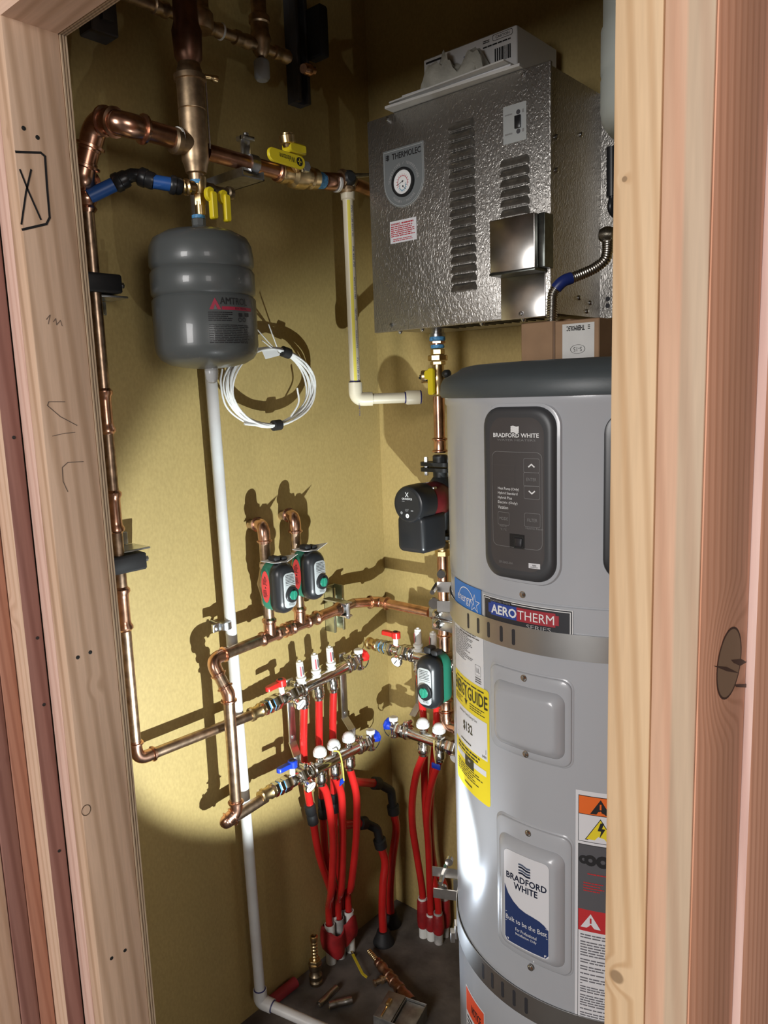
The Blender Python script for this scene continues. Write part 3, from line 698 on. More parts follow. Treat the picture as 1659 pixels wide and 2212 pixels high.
mb = M(); p = LX(655, 362, SEP+.03); hexn(mb, p, EX, 0, .012, .012); build('stem_nut', mb, steel, root2)
root = thing('pipe_hanger', 'zinc strut channel bracket and clamp holding the dark copper line', 'bracket', LX(530, 375, .10))
c = zl(PY(535, 352)); mb = M(); dd = nrm(P2-P1)
sweep(mb, [c+V(0, 0, .0)+dd*0, c+dd*.02], .0185, 20, caps=True)
build('band', mb, steel, root)
mb = M(); Fq = fr(LX(526, 345, SEP+.005), EY, EZ, EX); fbox(mb, Fq, -.006, .016, -.02, .045, 0, .004); fbox(mb, Fq, -.006, .022, .036, .044, -.012, .012); build('clamp_strap', mb, steel, root)
mb = M(); rev(mb, Fq(.008, .044, .002), EZ, [(0, .006), (.006, .006), (.008, .003)], 10); build('clamp_bolt', mb, steel, root)
mb = M(); z0 = LX(530, 378, SEP)[2]; yc = c[1]
for (zz0, zz1, x0, x1) in ((z0-.010, z0-.007, XL+.001, XL+SEP+.02),):
    boxm(mb, (x0, yc-.030, zz0), (x1, yc+.024, zz1)); boxm(mb, (x0, yc-.032, zz0), (x1, yc-.029, zz1+.014)); boxm(mb, (x0, yc+.021, zz0), (x1, yc+.024, zz1+.014))
build('strut_channel', mb, steel, root)

# ---- cream relief drain pipe
root = thing('relief_drain_pipe', 'cream plastic drain pipe with yellow stripe, dropping beside the steel boiler', 'pipe', LX(775, 850, SEP))
zb = LX(784, 862, SEP)[2]; CB = V(XL+SEP, TE[1]+.003, zb); CT = V(XL+SEP, TE[1]+.003, TE[2]-.028)
yb = YB-.14; CE = V(BY(930, 856, .14)[0], yb, zb); C2 = V(XL+SEP, CB[1], zb)
rp = .0125
mb = M(); sweep(mb, [CT, CB+V(0, 0, .02)], rp, 20); build('pipe', mb, cpvc, root)
tgt = V(CE[0]-.01, yb, zb)
mb = M(); sweep(mb, [CB+nrm(tgt-CB)*.02, tgt-nrm(tgt-CB)*.03], rp, 20); build('pipe', mb, cpvc, root)
mb = M(); ap, t0, t1 = arc_pts(CB+V(0, 0, .1), CB, tgt, .02); 
P = [t0+V(0, 0, .020), t0+V(0, 0, .0195)]+ap+[t1+nrm(tgt-CB)*.0195, t1+nrm(tgt-CB)*.020]; sweep(mb, P, [rp, rp*1.3]+[rp*1.32]*len(ap)+[rp*1.3, rp], 22); build('elbow', mb, cpvc, root)
mb = M(); e0 = t0+V(0, 0, .0205); rev(mb, e0, EZ, [(0, rp*1.12), (.003, rp*1.06)], 20); dd = nrm(tgt-CB); build('glue_ring', mb, mat('glue_blue', (.02, .02, .12), .4), root); mb = M(); rev(mb, tgt-dd*.055, dd, [(0, rp*1.1), (.003, rp*1.1)], 20); build('glue_ring', mb, MATS['glue_blue'], root); mb = M(); rev(mb, tgt-dd*.018, dd, [(0, rp*1.36), (.003, rp*1.3)], 20); build('glue_ring', mb, mat('glue_blue', (.02, .02, .12), .4), root)
mb = M(); rev(mb, tgt-dd*.052, dd, [(0, rp*1.25), (.004, rp*1.35), (.034, rp*1.35), (.038, rp*1.2)], 20); build('coupling', mb, cpvc, root)
mb = M(); rev(mb, CT-V(0, 0, .004), EZ, [(-.012, rp*1.1), (-.010, rp*1.3), (.010, rp*1.35), (.012, rp*1.5), (.020, rp*1.5), (.022, rp*1.2), (.03, rp*1.2)], 12); build('threaded_adapter', mb, cpvc, root)
def pF(u, v, w_=0):
    t = radians(50)+u/rp; return V(CT[0]+(rp+w_)*cos(radians(-90)+t), CT[1]+(rp+w_)*sin(radians(-90)+t), v)
mb = M(); rect(mb, pF, -.004, CB[2]+.022, .003, CT[2]-.018, .0003, 0, nu=3); build('yellow_stripe', mb, mat('stripe_yellow', (.80, .70, .10), .5), root)
mb = M(); pG = lambda u, v, w_=0: pF(-u+.0095, CT[2]-.03-v, w_)
ln = ['PVC 1120 SCH 40', 'PR 450 PSI', 'ASTM D-1785', 'NSF-PW', 'CHARLOTTE', 'PVC 1120 SCH 40', 'PR 450 PSI']
vv = .01
for t_ in ln:
    L = len(t_)*.0045
    vs, fs, _ = textdata(t_); mb.add([pF(.0050+.0035*(y), CT[2]-.02-vv-L*(1-0)*x, .0005) for x, y in vs], [f for f in fs], 0, True); vv += L+.022
build('lettering', mb, inkblue, root)

# ================================================================== HEADER PIPE WITH TWO PUMP RISERS
OH = .085
R22 = .0125
hA = LX(455, 1425, OH); hB = LX(748, 1309, OH)
hB = V(XL+OH, hB[1], hB[2]); hA = V(XL+OH, hA[1], hA[2])
yB_ = YB-.14
hC = V(XL+OH+.012, yB_-.03, LX(790, 1293, OH)[2]-.004)
hD = BY(928, 1323, .14)
OV = .118
vT = LX(489, 1500, OV); vB = LX(512, 1742, OV); vT[1] = vB[1] = LX(503, 1640, OV)[1]
vE = LX(484, 1776, .108); r0_ = LX(574, 1722, .108)
root = thing('return_header', 'copper header pipe with two upright pump branches, dropping to the lower manifold', 'pipe', hA)
pipe_run(root, [r0_, V(XL+.108, vE[1], r0_[2]-.022), V(vB[0], vB[1]-.006, vB[2]-.03)+V(0, 0, 0), vT, hA, hB+V(0, .02, -.002), hC, V(hD[0], yB_, hD[2])][:1]+
         [V(XL+.108, vE[1]-.004, LX(487, 1778, .108)[2]), V(XL+OV, vB[1], LX(508, 1755, OV)[2]), vT, hA, hB+(hB-hA)*.06], R22, copper_dull, copper, R=.022, cuff=.016)
# 90 degree step towards the back wall
kB = hB+(hB-hA)*.06
kC = V(hC[0], yB_, BY(800, 1296, .14)[2])
pipe_run(root, [kB, kC, V(hD[0]-.0, yB_, hD[2])], R22, copper, copper, R=.022, cuff=.016)
dH = nrm(hB-hA)
def onH(px, py):
    p = LX(px, py, OH); t = (p[1]-hA[1])/dH[1]; return hA+dH*t
k1, k2 = onH(583, 1365), onH(648, 1338)
tee(root, k1, dH, EZ, R22, copper, half=.030, arm=.045)
tee(root, k2, dH, EZ, R22, copper, half=.032, arm=.045)
coupling(root, onH(612, 1352), onH(625, 1348), R22*1.02, copper, 'nipple_ring')
coupling(root, onH(678, 1330), onH(735, 1310), R22*1.02, copper)
def riser(k, ptop, pw):
    zt = LX(*ptop, OH)[2]; pt = V(XL+OH, k[1], zt); wl = LX(*pw, 0); 
    pipe_run(root, [k+V(0, 0, .04), V(XL+OH, k[1], wl[2]+.012), V(XL+.001, wl[1], wl[2])], R22, copper_dull, copper, R=.024, cuff=.016)
    return pt
riser(k1, (572, 1165), (541, 1133)); riser(k2, (640, 1145), (609, 1113))

def pump(O, u, n, label, group=None, sc=1.0, ztag=True, face='left'):
    """small circulator: bronze volute on a vertical pipe, green motor housing and black control cover"""
    F0 = fr(O, u, EZ, n); F = lambda a, b, c=0.0: F0(a*sc, b*sc, c*sc*.78)
    root = thing('circulator_pump', label, 'pump', O, group)
    mb = M(); hexn(mb, F(0, -.058), EZ, 0, .016*sc, .0185*sc, n=6); hexn(mb, F(0, .042), EZ, 0, .016*sc, .0185*sc, n=6); rev(mb, F(0, -.045), EZ, [(0, .016*sc), (.02*sc, .020*sc), (.045*sc, .026*sc), (.07*sc, .020*sc), (.09*sc, .016*sc)], 24); build('volute', mb, bronze, root)
    W, H, r = .062, .130, .030
    mb = M(); slab(mb, F, 0, -.002, W, H, r, [(.012, .022), (.016, .004), (.020, 0), (.064, 0), (.066, .001)], back=True, seg=10); build('motor_housing', mb, green, root)
    mb = M(); slab(mb, F, 0, -.002, W+.003, H+.003, r, [(.0645, .0), (.0655, -.001), (.090, 0), (.100, .004), (.108, .010), (.111, .018)], back=True, seg=10); build('cover', mb, black, root, sharp=60)
    fp = M(); slab(fp, F, .002, -.006, .040, .092, .012, [(.1105, 0), (.1125, 0), (.113, .0006)], capmi=0)
    fine(fp, F, -.012, .012, .020, .036, 6, 1, .1134, .4, 9); rect(fp, F, -.012, .0085, .021, .0092, .1134, 1)
    text(fp, F, 'Wilo', -.004, -.047, .014, -.038, .1134, 1); plate = build('face_plate', fp, [silverlab, ink], root)
    mb = M(); rev(mb, F(.006, -.018, .1125), n, [(0, .0205*sc), (.006*sc, .0205*sc), (.0075*sc, .018*sc)], 30); build('knob_ring', mb, black, root)
    mb = M(); rev(mb, F(.006, -.018, .1165), n, [(0, .0125*sc), (.0062*sc, .0125*sc), (.0066*sc, .012*sc)], 26); fbox(mb, lambda a, b, c=0: F(.006+a, -.018+b, c), -.004, .004, -.0115, .0115, .1265, .1300); build('knob', mb, greenk, root)
    # red warning sticker on the side of the motor housing
    s_ = -1
    Fs = lambda a, b, c=0.0: F(s_*(W/2+.0006+c), b, .041+a)
    mb = M(); disc(mb, Fs, 0, .002, .021, .042, .0002, 0, 30); fine(mb, Fs, -.012, .006, .010, .024, 6, 1, .0008, .4, 5); fine(mb, Fs, -.012, -.026, .010, -.006, 6, 1, .0008, .4, 6)
    poly(mb, Fs, [(-.004, .025), (.004, .025), (0, .031)], .0009, 1); poly(mb, Fs, [(-.004, -.002), (.004, -.002), (0, .003)], .0009, 1)
    build('warning_sticker', mb, [redst, ink], root)
    mb = M(); fbox(mb, F, -.020, .000, .066, .082, .045, .078, bev=.003); fbox(mb, F, .004, .022, .066, .078, .05, .08, bev=.003); build('cable_gland', mb, blackm, root)
    if ztag:
        mb = M()
        Q = [F(-.036, .070, .030), F(.030, .071, .036), F(.046, .080, .098), F(.012, .064, .090), F(-.030, .068, .084)]
        mb.add(Q+[q+V(0, 0, .0008) for q in Q], [(0, 1, 2, 3, 4), (5, 6, 7, 8, 9)]+[(i, (i+1) % 5, 5+(i+1) % 5, 5+i) for i in range(5)], 0, True); build('paper_tag', mb, paperw, root)
    return root
pump(V(XL+OH, k1[1], LX(580, 1256, OH)[2]-.004), EY, EX, 'green and black circulator pump on the left upright branch, lower of the pair', 'circulator pumps on the left wall', sc=.86)
pump(V(XL+OH, k2[1], LX(645, 1230, OH)[2]-.004), EY, EX, 'green and black circulator pump on the right upright branch, higher of the pair', 'circulator pumps on the left wall', sc=.86)

# green strut channel and clamp behind the header
c = LX(724, 1315, .02)
root = thing('strut_channel', 'short upright zinc strut channel fixed behind the copper header', 'bracket', LX(724, 1375, .0), )
F = fr(V(XL, c[1], c[2]), EY, EZ, EX); mb = M()
fbox(mb, F, -.020, .020, -.058, .062, .001, .003); fbox(mb, F, -.020, -.018, -.058, .062, .001, .036); fbox(mb, F, .018, .020, -.058, .062, .001, .036); fbox(mb, F, -.020, -.012, -.058, .062, .034, .036); fbox(mb, F, .012, .020, -.058, .062, .034, .036)
build('channel', mb, zincyel, root)
mb = M(); rev(mb, F(0, .042, .003), EX, [(0, .009), (.005, .009), (.008, .004)], 16); build('anchor_bolt', mb, steel, root)
mb = M(); rev(mb, F(0, -.042, .003), EX, [(0, .009), (.005, .009), (.008, .004)], 16); build('anchor_bolt', mb, steel, root)
mb = M(); pc_ = onH(738, 1312); rev(mb, pc_-dH*.012, dH, [(0, R22*1.12), (.001, R22*1.35), (.023, R22*1.35), (.024, R22*1.12)], 24)
fbox(mb, fr(pc_, EY, EZ, EX), -.012, .012, -.020, -.016, -.055, .026); fbox(mb, fr(pc_, EY, EZ, EX), -.012, .012, .014, .018, -.055, .026); build('pipe_clamp', mb, steel, root)
mb = M(); hexn(mb, pc_+V(.022, 0, -.024), EZ, 0, .040, .0055); build('clamp_bolt', mb, steel, root)

# ================================================================== MANIFOLDS
def manifold(nm, P0, P1, u0, label, side, kind, ports, nhint, handle_m, cap_m, name='heating_manifold', rbar=.0155, valve=True, logo=None, gx=None, blue_tag=None, cat='manifold', drain=True, drain_up=1):
    """bar from P0 (valve end) to P1 (drain end) ; ports in metres along the bar"""
    a = nrm(P1-P0); n_ = nrm(nhint - a*(nhint@a)); up = np.cross(n_, a); up = up if up[2] > 0 else -up
    L = np.linalg.norm(P1-P0); F = fr(P0, a, up, n_)
    root = thing(nm, label, cat, P0)
    mb = M(); rev(mb, P0, a, [(0, rbar), (L, rbar)], 26); build('bar', mb, nickel, root)
    for s0 in (0.004, L-.020):
        mb = M(); rev(mb, F(s0, 0), a, [(0, rbar*1.05), (.002, rbar*1.32), (.006, rbar*1.4), (.010, rbar*1.32), (.012, rbar*1.15), (.016, rbar*1.3), (.018, rbar*1.05)], 26); build('collar', mb, nickel, root)
    if valve:
        mb = M(); hexn(mb, P0, -a, 0, .026, .021); rev(mb, P0, -a, [(.024, .012), (.03, .015), (.05, .016), (.056, .012)], 22); hexn(mb, P0, -a, .054, .078, .0195); v = build('ball_valve_body', mb, nickel, root)
        mb = M(); hexn(mb, P0, -a, .080, .092, .019); hexn(mb, P0, -a, .095, .106, .018); build('union_nut', mb, nickel, root)
        mb = M(); rev(mb, P0, -a, [(.078, .0155), (.096, .0155)], 18); build('blue_sealant', mb, bluepaste, root)
        mb = M(); rev(mb, P0, -a, [(.105, .0125), (.108, .016), (.116, .017), (.120, .0145), (.134, .0135), (.136, .0165), (.143, .0165), (.146, .0135)], 22); build('brass_adapter', mb, brass, root)
        mb = M(); g = F(-.018, -.010, .012); gd = nrm(n_*1.0-up*.35+(-a)*.0); rev(mb, g, gd, [(0, .008), (.012, .008), (.014, .0150), (.022, .0162), (.0235, .0148)], 26); gg = build('thermometer', mb, nickel, root)
        mb = M(); Fg = fr(g+gd*.0236, a, np.cross(gd, a), gd); disc(mb, Fg, 0, 0, .0138, w=.0003, mi=0); stroke(mb, [(-.007, -.007), (.006, .007)], .002, Fg, .0006, 1); build('dial', mb, [inkw, ink], gg)
        hz = F(-.045, 0, 0); mb = M(); rev(mb, hz+up*.014, up, [(0, .007), (.020, .007), (.024, .0075)], 14); build('valve_stem', mb, white, root)
        Fh = fr(hz+up*.036, -a, n_, up); mb = M(); slab(mb, Fh, .016, 0, .060, .016, .008, [(0, 0), (.008, 0), (.0105, .0015)], back=True); slab(mb, Fh, -.002, 0, .023, .023, .011, [(-.003, 0), (.012, 0), (.014, .002)], back=True)
        hh = build('lever_handle', mb, handle_m, root, label=('red' if handle_m is redp else 'blue')+' lever')
        mb = M(); rev(mb, hz+up*.0495, up, [(0, .006), (.002, .006)], 14); build('handle_screw', mb, blackm, hh)
    else:
        mb = M(); hexn(mb, P0, -a, 0, .028, .021); build('end_nut', mb, nickel, root)
    if drain:
        mb = M(); hexn(mb, P1, a, 0, .022, .020); rev(mb, P1, a, [(.02, .010), (.04, .010)], 16); c_ = F(L+.034, 0); rev(mb, c_-up*.026, up, [(0, .0125), (.004, .013), (.008, .009), (.03, .0095), (.034, .0105), (.044, .0105), (.046, .009)], 18); dv = build('drain_valve', mb, nickel, root)
        mb = M(); rev(mb, c_+up*.019, up, [(0, .012), (.008, .0125), (.010, .010)], 16); build('drain_cap', mb, white, dv)
        mb = M(); Fk = fr(c_+a*.010, n_, up, a)
        rev(mb, c_+a*.008, a, [(0, .006), (.006, .011), (.014, .012), (.016, .008)], 10); rev(mb, c_+a*.016+up*.004, nrm(a+up*.2), [(0, .017), (.006, .018), (.009, .015)], 8); build('drain_knob', mb, cap_m, root, label=('red' if cap_m is redp else 'blue')+' drain knob')
        mb = M(); sweep(mb, smooth([c_-up*.022+a*.008, c_-up*.030+a*.020, c_-up*.018+a*.034, c_-up*.0+a*.030]), .0013, 8); build('cap_strap', mb, blackm, dv)
    for s in ports:
        q = F(s, 0)
        mb = M(); rev(mb, q-up*rbar*.8, -up, [(0, .0095), (.004, .0100), (.0045, .0150), (.011, .0160), (.0115, .0142), (.018, .0160), (.0185, .0145), (.026, .0162), (.030, .0145), (.032, .0112), (.038, .0112)], 22); build('compression_nut', mb, nickel, root)
        if kind == 'flow':
            mb = M(); rev(mb, q+up*rbar*.8, up, [(0, .0120), (.006, .0120), (.007, .0095), (.012, .0095), (.013, .0128), (.018, .0130), (.020, .0100)], 20); fm = build('flow_meter', mb, white, root)
            b0 = q+up*(rbar*.8+.0205); mb = M(); rev(mb, b0, up, [(0, .0096), (.032, .0092), (.033, .007)], 18); build('sight_glass', mb, glass, fm)
            mb = M(); rev(mb, b0+up*.033, up, [(0, .0092), (.005, .0082), (.006, .004), (.009, .0035)], 14); build('meter_cap', mb, white, fm)
            Ff = fr(b0+nrm(n_-a*.55)*.0098, nrm(a+n_*.55), up, nrm(n_-a*.55)); mb = M(); rect(mb, Ff, -.0024, .003, .0012, .028, .0004, 0); rect(mb, Ff, .0035, .006, .0065, .026, .0004, 1); build('red_scale', mb, [inkred, ink], fm)
        elif kind == 'cap':
            mb = M(); rev(mb, q+up*rbar*.8, up, [(0, .011), (.006, .011), (.008, .0085), (.016, .0085)], 20); st_ = build('valve_insert', mb, nickel, root)
            b0 = q+up*(rbar*.8+.015); mb = M()
            nn = 36; pr = [(0, .0155), (.002, .0170), (.012, .0170), (.013, .0152), (.018, .0138), (.022, .0100), (.0245, .0050), (.025, .001)]
            a1_, b1_ = basis(up); vs = []; fs = []
            for t_, r_ in pr:
                for k in range(nn*2):
                    q_ = 2*pi*k/(nn*2); rr_ = r_*(.955 if (k % 4 < 2 and t_ < .0125) else 1); vs.append(b0+up*t_+(a1_*cos(q_)+b1_*sin(q_))*rr_)
            for i in range(len(pr)-1):
                for k in range(nn*2): k2 = (k+1) % (nn*2); fs.append((i*nn*2+k, i*nn*2+k2, (i+1)*nn*2+k2, (i+1)*nn*2+k))
            fs.append(tuple(range(nn*2))[::-1]); fs.append(tuple(range((len(pr)-1)*nn*2, len(pr)*nn*2))); mb.add(vs, fs)
            build('hand_cap', mb, capw, root, label='ribbed white hand cap')
        else:
            pass
    return root, F, up, n_, a, L
def proj_on(P0, P1, p): a = nrm(P1-P0); return float((np.array(p)-P0)@a)

# upper left (supply)
O1 = .070
A0, A1 = LX(640, 1494, O1), LX(757, 1434, O1)
A0[0] = A1[0] = XL+O1
pts1 = [proj_on(A0, A1, LX(x, y, O1)) for x, y in ((653, 1490), (685, 1473), (717, 1456))]
r1 = manifold('heating_manifold', A0, A1, 0, 'upper nickel manifold on the left wall with red lever and flow meters', 1, 'flow', pts1, EX, redp, redp)
mb = M(); F = r1[1]; 
for s in (.028, r1[5]-.03):
    Fz = fr(F(s, 0), r1[4], r1[2], r1[3])
    def FF(u, v, w_=0, s=s): t = v/.0145; return F(s+u, 0)+ (r1[2]*sin(t)+r1[3]*cos(t))*(.0147+w_)
    rect(mb, FF, -.008, -.009, .008, .010, .0002, 0, 1, 6); poly(mb, FF, [(-.004, 0), (.004, 0), (0, -.006)], .0006, 1) if s < .05 else rect(mb, FF, -.004, -.004, .003, .004, .0006, 1)
    fine(mb, FF, -.006, .002, .006, .009, 4, 1, .0005, .4, 3)
build('label', mb, [paper, ink], r1[0])
# lower left (return)
O2 = .108
Bv0, B1 = LX(662, 1670, O2), LX(782, 1608, O2)
Bv0[0] = B1[0] = XL+O2
pts2 = [proj_on(Bv0, B1, LX(x, y, O2)) for x, y in ((692, 1655), (722, 1640), (754, 1622))]
r2 = manifold('heating_manifold', Bv0, B1, 0, 'lower nickel manifold on the left wall with blue lever and white caps', 1, 'cap', pts2, EX, bluep, bluep)
mb = M(); F2_ = r2[1]
def FF2(u, v, w_=0): t = v/.0145; return F2_(u, 0) + (r2[2]*sin(t)+r2[3]*cos(t))*(.0147+w_)
rect(mb, FF2, .043, -.009, .056, .010, .0002, 0, 1, 6); poly(mb, FF2, [(.045, .001), (.054, .001), (.0495, .008)], .0006, 1); fine(mb, FF2, .044, -.008, .055, 0, 4, 1, .0005, .4, 3)
rect(mb, FF2, r2[5]-.030, -.005, r2[5]-.020, .009, .0002, 0, 1, 4)
text(mb, FF2, 'REHAU', .073, -.006, .118, .006, .0004, 1)
build('label', mb, [paper, ink], r2[0])
# wall brackets of the left pair
def bracket(F1, s1, F2, s2, label):
    pa, pb = F1(s1, -.014), F2(s2, .004)
    root = thing('manifold_bracket', label, 'bracket', V(XL, pa[1], pb[2]+.04), 'stepped brackets behind the left manifolds')
    y0 = pa[1]; zt_ = pa[2]+.03; zs = pb[2]+.055
    Fw = fr(V(XL+O1-.022, y0, 0), EY, EZ, EX); mb = M(); fbox(mb, Fw, -.011, .011, zs, zt_+.012, -.002, .002)
    Fx = fr(V(0, 0, 0), EY, EX, EZ)
    q = [V(XL+O1-.022, y0, zs), V(XL+O2-.024, pb[1], zs-.022)]
    mb.add([q[0]+V(0, -.011, 0), q[0]+V(0, .011, 0), q[1]+V(0, .011, 0), q[1]+V(0, -.011, 0), q[0]+V(-.004, -.011, 0), q[0]+V(-.004, .011, 0), q[1]+V(-.004, .011, 0), q[1]+V(-.004, -.011, 0)], [(0, 1, 2, 3), (4, 5, 6, 7), (0, 1, 5, 4), (3, 2, 6, 7), (0, 3, 7, 4), (1, 2, 6, 5)], 0, True)
    fbox(mb, fr(V(XL+O2-.024, pb[1], 0), EY, EZ, EX), -.011, .011, pb[2]-.030, zs-.020, -.004, 0); build('flat_bar', mb, galv, root)
    for (P, zc) in ((F1(s1, 0), 0), (F2(s2, 0), 0)):
        mb = M(); d_ = r1[4]; rev(mb, P-d_*.005, d_, [(0, .0155), (.0005, .0195), (.0095, .0195), (.010, .0155)], 24); rev(mb, P+V(-.014, 0, .0205), EX, [(0, .006), (.008, .006), (.012, .0075), (.018, .0075), (.020, .004)], 14); build('clamp_ring', mb, nickel, root)
    for z_ in (zs+.012, zt_-.04): mb = M(); rev(mb, Fw(0, z_, .002), EX, [(0, .005), (.002, .005), (.003, .002)], 12); build('screw', mb, steel, root)
bracket(r1[1], -.002, r2[1], -.004, 'left stepped steel bracket holding both left wall manifolds')
bracket(r1[1], r1[5]-.008, r2[1], r2[5]-.008, 'right stepped steel bracket holding both left wall manifolds')

# ---- supply and return tubes of the left pair, down to floor sleeves
def tube(label, pts, r=.0098, grp='red heating tubes dropping from the manifolds', m=None, cuffs=(), k=10):
    P = smooth(pts, k); mb = M(); sweep(mb, P, r, 16)
    base = P[-1]
    root = thing('heating_tube', label, 'tube', base, grp) if cuffs else None
    if root is None:
        return tag(build('heating_tube', mb, m or pexred, loc=base), label, 'tube', grp)
    build('tube', mb, m or pexred, root)
    for a_, b_ in cuffs:
        a_, b_ = np.array(a_), np.array(b_); L = np.linalg.norm(b_-a_); mb = M(); rev(mb, a_, b_-a_, [(0, r*1.1), (.001, r*1.42), (L*.42, r*1.42), (L*.47, r*1.2), (L*.53, r*1.2), (L*.58, r*1.42), (L-.001, r*1.42), (L, r*1.1)], 18); build('coupling_sleeve', mb, castiron, root)
    return root
def port(F, s): return F(s, -.045)
SL = {}   # floor sleeves of the left bundle
for k, (px, py) in dict(s1=(706, 2052), r1=(716, 2078), s2=(722, 2052), r2=(736, 2066), s3=(742, 2046), r3=(757, 2052)).items():
    p = FZ(px, py, 0); p[0] = max(p[0], XL+.02); SL[k] = p
hs = dict(s1=.125, r1=.115, s2=.130, r2=.118, s3=.126, r3=.122)
o1, o2 = O1, O2
def T(lst): return [LX(x, y, o) for x, y, o in lst]
def bundle(key, label, F, s, mids, cuffs=()):
    top = port(F, s); b = SL[key]; P = [top+V(0, 0, .02), top]+T(mids)+[V(b[0], b[1], hs[key]+.05), V(b[0], b[1], hs[key]-.03)]
    return tube(label, P, cuffs=cuffs)
bundle('s1', 'red tube from the first flow meter, leftmost, with a dark coupling', r1[1], pts1[0], [(656, 1627, .065), (665, 1710, .062), (676, 1772, .060), (690, 1850, .055)], cuffs=[LX_ for LX_ in [(LX(677, 1778, .060), LX(668, 1738, .062))]])
bundle('s2', 'red tube from the middle flow meter, passing behind the lower manifold', r1[1], pts1[1], [(690, 1620, .060), (695, 1700, .050), (698, 1760, .042), (704, 1850, .036)], cuffs=[(LX(699, 1765, .042), LX(697, 1722, .048))])
bundle('s3', 'red tube from the flow meter nearest the corner, with a dark coupling', r1[1], pts1[2], [(719, 1560, .066), (720, 1660, .060), (722, 1740, .050), (726, 1850, .045)], cuffs=[(LX(723, 1752, .050), LX(721, 1712, .054))])
bundle('r1', 'red tube under the first white cap, leftmost of the lower manifold', r2[1], pts2[0], [(705, 1712, .112), (714, 1760, .114), (720, 1820, .108), (716, 1920, .080)])
bundle('r2', 'red tube under the middle white cap of the lower manifold', r2[1], pts2[1], [(737, 1715, .112), (740, 1770, .112), (740, 1850, .100), (737, 1920, .080)])
bundle('r3', 'red tube under the white cap nearest the corner, outer right of the bundle', r2[1], pts2[2], [(769, 1712, .118), (771, 1765, .120), (768, 1830, .112), (758, 1915, .090)])
lab = dict(s1='floor conduit sleeve at the left rear of the left tube bundle', r1='pale conduit sleeve with a white rim, front left of the left tube bundle', s2='floor conduit sleeve behind the white-rimmed one in the left bundle', r2='grey conduit sleeve in the front middle of the left tube bundle', s3='conduit sleeve at the rear middle of the left tube bundle', r3='white conduit sleeve at the right end of the left tube bundle')
for k, b in SL.items():
    mb = M(); h_ = hs[k]; rev(mb, V(b[0], b[1], 0), EZ, [(0, .0140), (h_, .0140), (h_, .0118), (h_-.04, .0118)], 22, caps=False); o = build('conduit_sleeve', mb, white if k in ('r1', 'r3', 's1') else sleevem); tag(o, lab[k], 'conduit', 'conduit sleeves of the left tube bundle')
cx, cy = np.mean([b[0] for b in SL.values()]), np.mean([b[1] for b in SL.values()])
mb = M()
ang = sorted([(atan2(b[1]-cy, b[0]-cx), b) for b in SL.values()], key=lambda t: t[0])
hull = []
for k in range(28):
    t = 2*pi*k/28; dmax = max((b[0]-cx)*cos(t)+(b[1]-cy)*sin(t) for b in SL.values())+.018; hull.append((cos(t)*dmax, sin(t)*dmax))
vs = []; fs = []; lv = [(.036, .98), (.040, 1.02), (.060, 1.08), (.080, 1.06), (.100, 1.0), (.104, .9)]
for z_, q in lv: vs += [V(cx+x*q*(1+.04*sin(7*i+z_*90)), cy+y*q*(1+.04*cos(5*i)), z_+.012*sin(i*.7)+.01*(y/.08)) for i, (x, y) in enumerate(hull)]
n_ = 28
for i in range(len(lv)-1):
    for k in range(n_): fs.append((i*n_+k, i*n_+(k+1) % n_, (i+1)*n_+(k+1) % n_, (i+1)*n_+k))
vs = [V(max(p[0], XL+.002), p[1], p[2]) for p in vs]
mb.add(vs, fs); tag(build('tape_wrap', mb, redwrap), 'crumpled red tape wrapped around the left floor sleeves', 'tape')

# ---- two larger red tubes with black elbows near the corner
def big(label, stub, top, el, lo, foot, off, r=.0118):
    p0, p1, p2 = LX(*stub, off[0]), LX(*top, off[0]), LX(*el, off[1]); f = FZ(*foot, 0); 
    root = thing('elbow_tube', label, 'tube', f, 'large red tubes with black elbows')
    mb = M(); sweep(mb, [p0, p1], r, 18); build('tube', mb, pexred, root)
    mb = M(); d1 = p1-p0; rev(mb, p1-nrm(d1)*.012, d1, [(0, r*1.1), (.002, r*1.5), (.024, r*1.5), (.027, r*1.1)], 20); build('elbow_cuff', mb, castiron, root)
    pl = LX(*lo, off[1]); c1 = p1+nrm(d1)*.012; 
    mb = M(); ap, t0, t1 = arc_pts(c1, p2+V(0, 0, .006), pl, .02); sweep(mb, [c1]+ap+[pl], r*1.02, 18); build('elbow_body', mb, castiron, root)
    mb = M(); dn = nrm(pl-p2); rev(mb, pl-dn*.004, dn, [(0, r*1.1), (.002, r*1.5), (.026, r*1.5), (.029, r*1.1)], 20); build('elbow_cuff', mb, castiron, root)
    mb = M(); sweep(mb, smooth([pl+dn*.02, pl+dn*.08, (pl+dn*.08)*.4+V(f[0], f[1], .14)*.6, V(f[0], f[1], .10), V(f[0], f[1], .004)]), r, 18); build('tube', mb, pexred, root)
    mb = M(); rev(mb, V(f[0], f[1], .0005), EZ, [(0, r*2.6), (.006, r*2.5), (.02, r*1.9), (.036, r*1.5), (.037, r*1.05)], 20); build('floor_boot', mb, blackm, root)
big('red tube turning down through the upper black elbow near the corner', (762, 1688), (812, 1692), (845, 1712), (849, 1742), (845, 1995), (.05, .06))
big('red tube turning down through the lower black elbow near the corner', (742, 1782), (782, 1778), (815, 1795), (820, 1815), (829, 2035), (.07, .09))

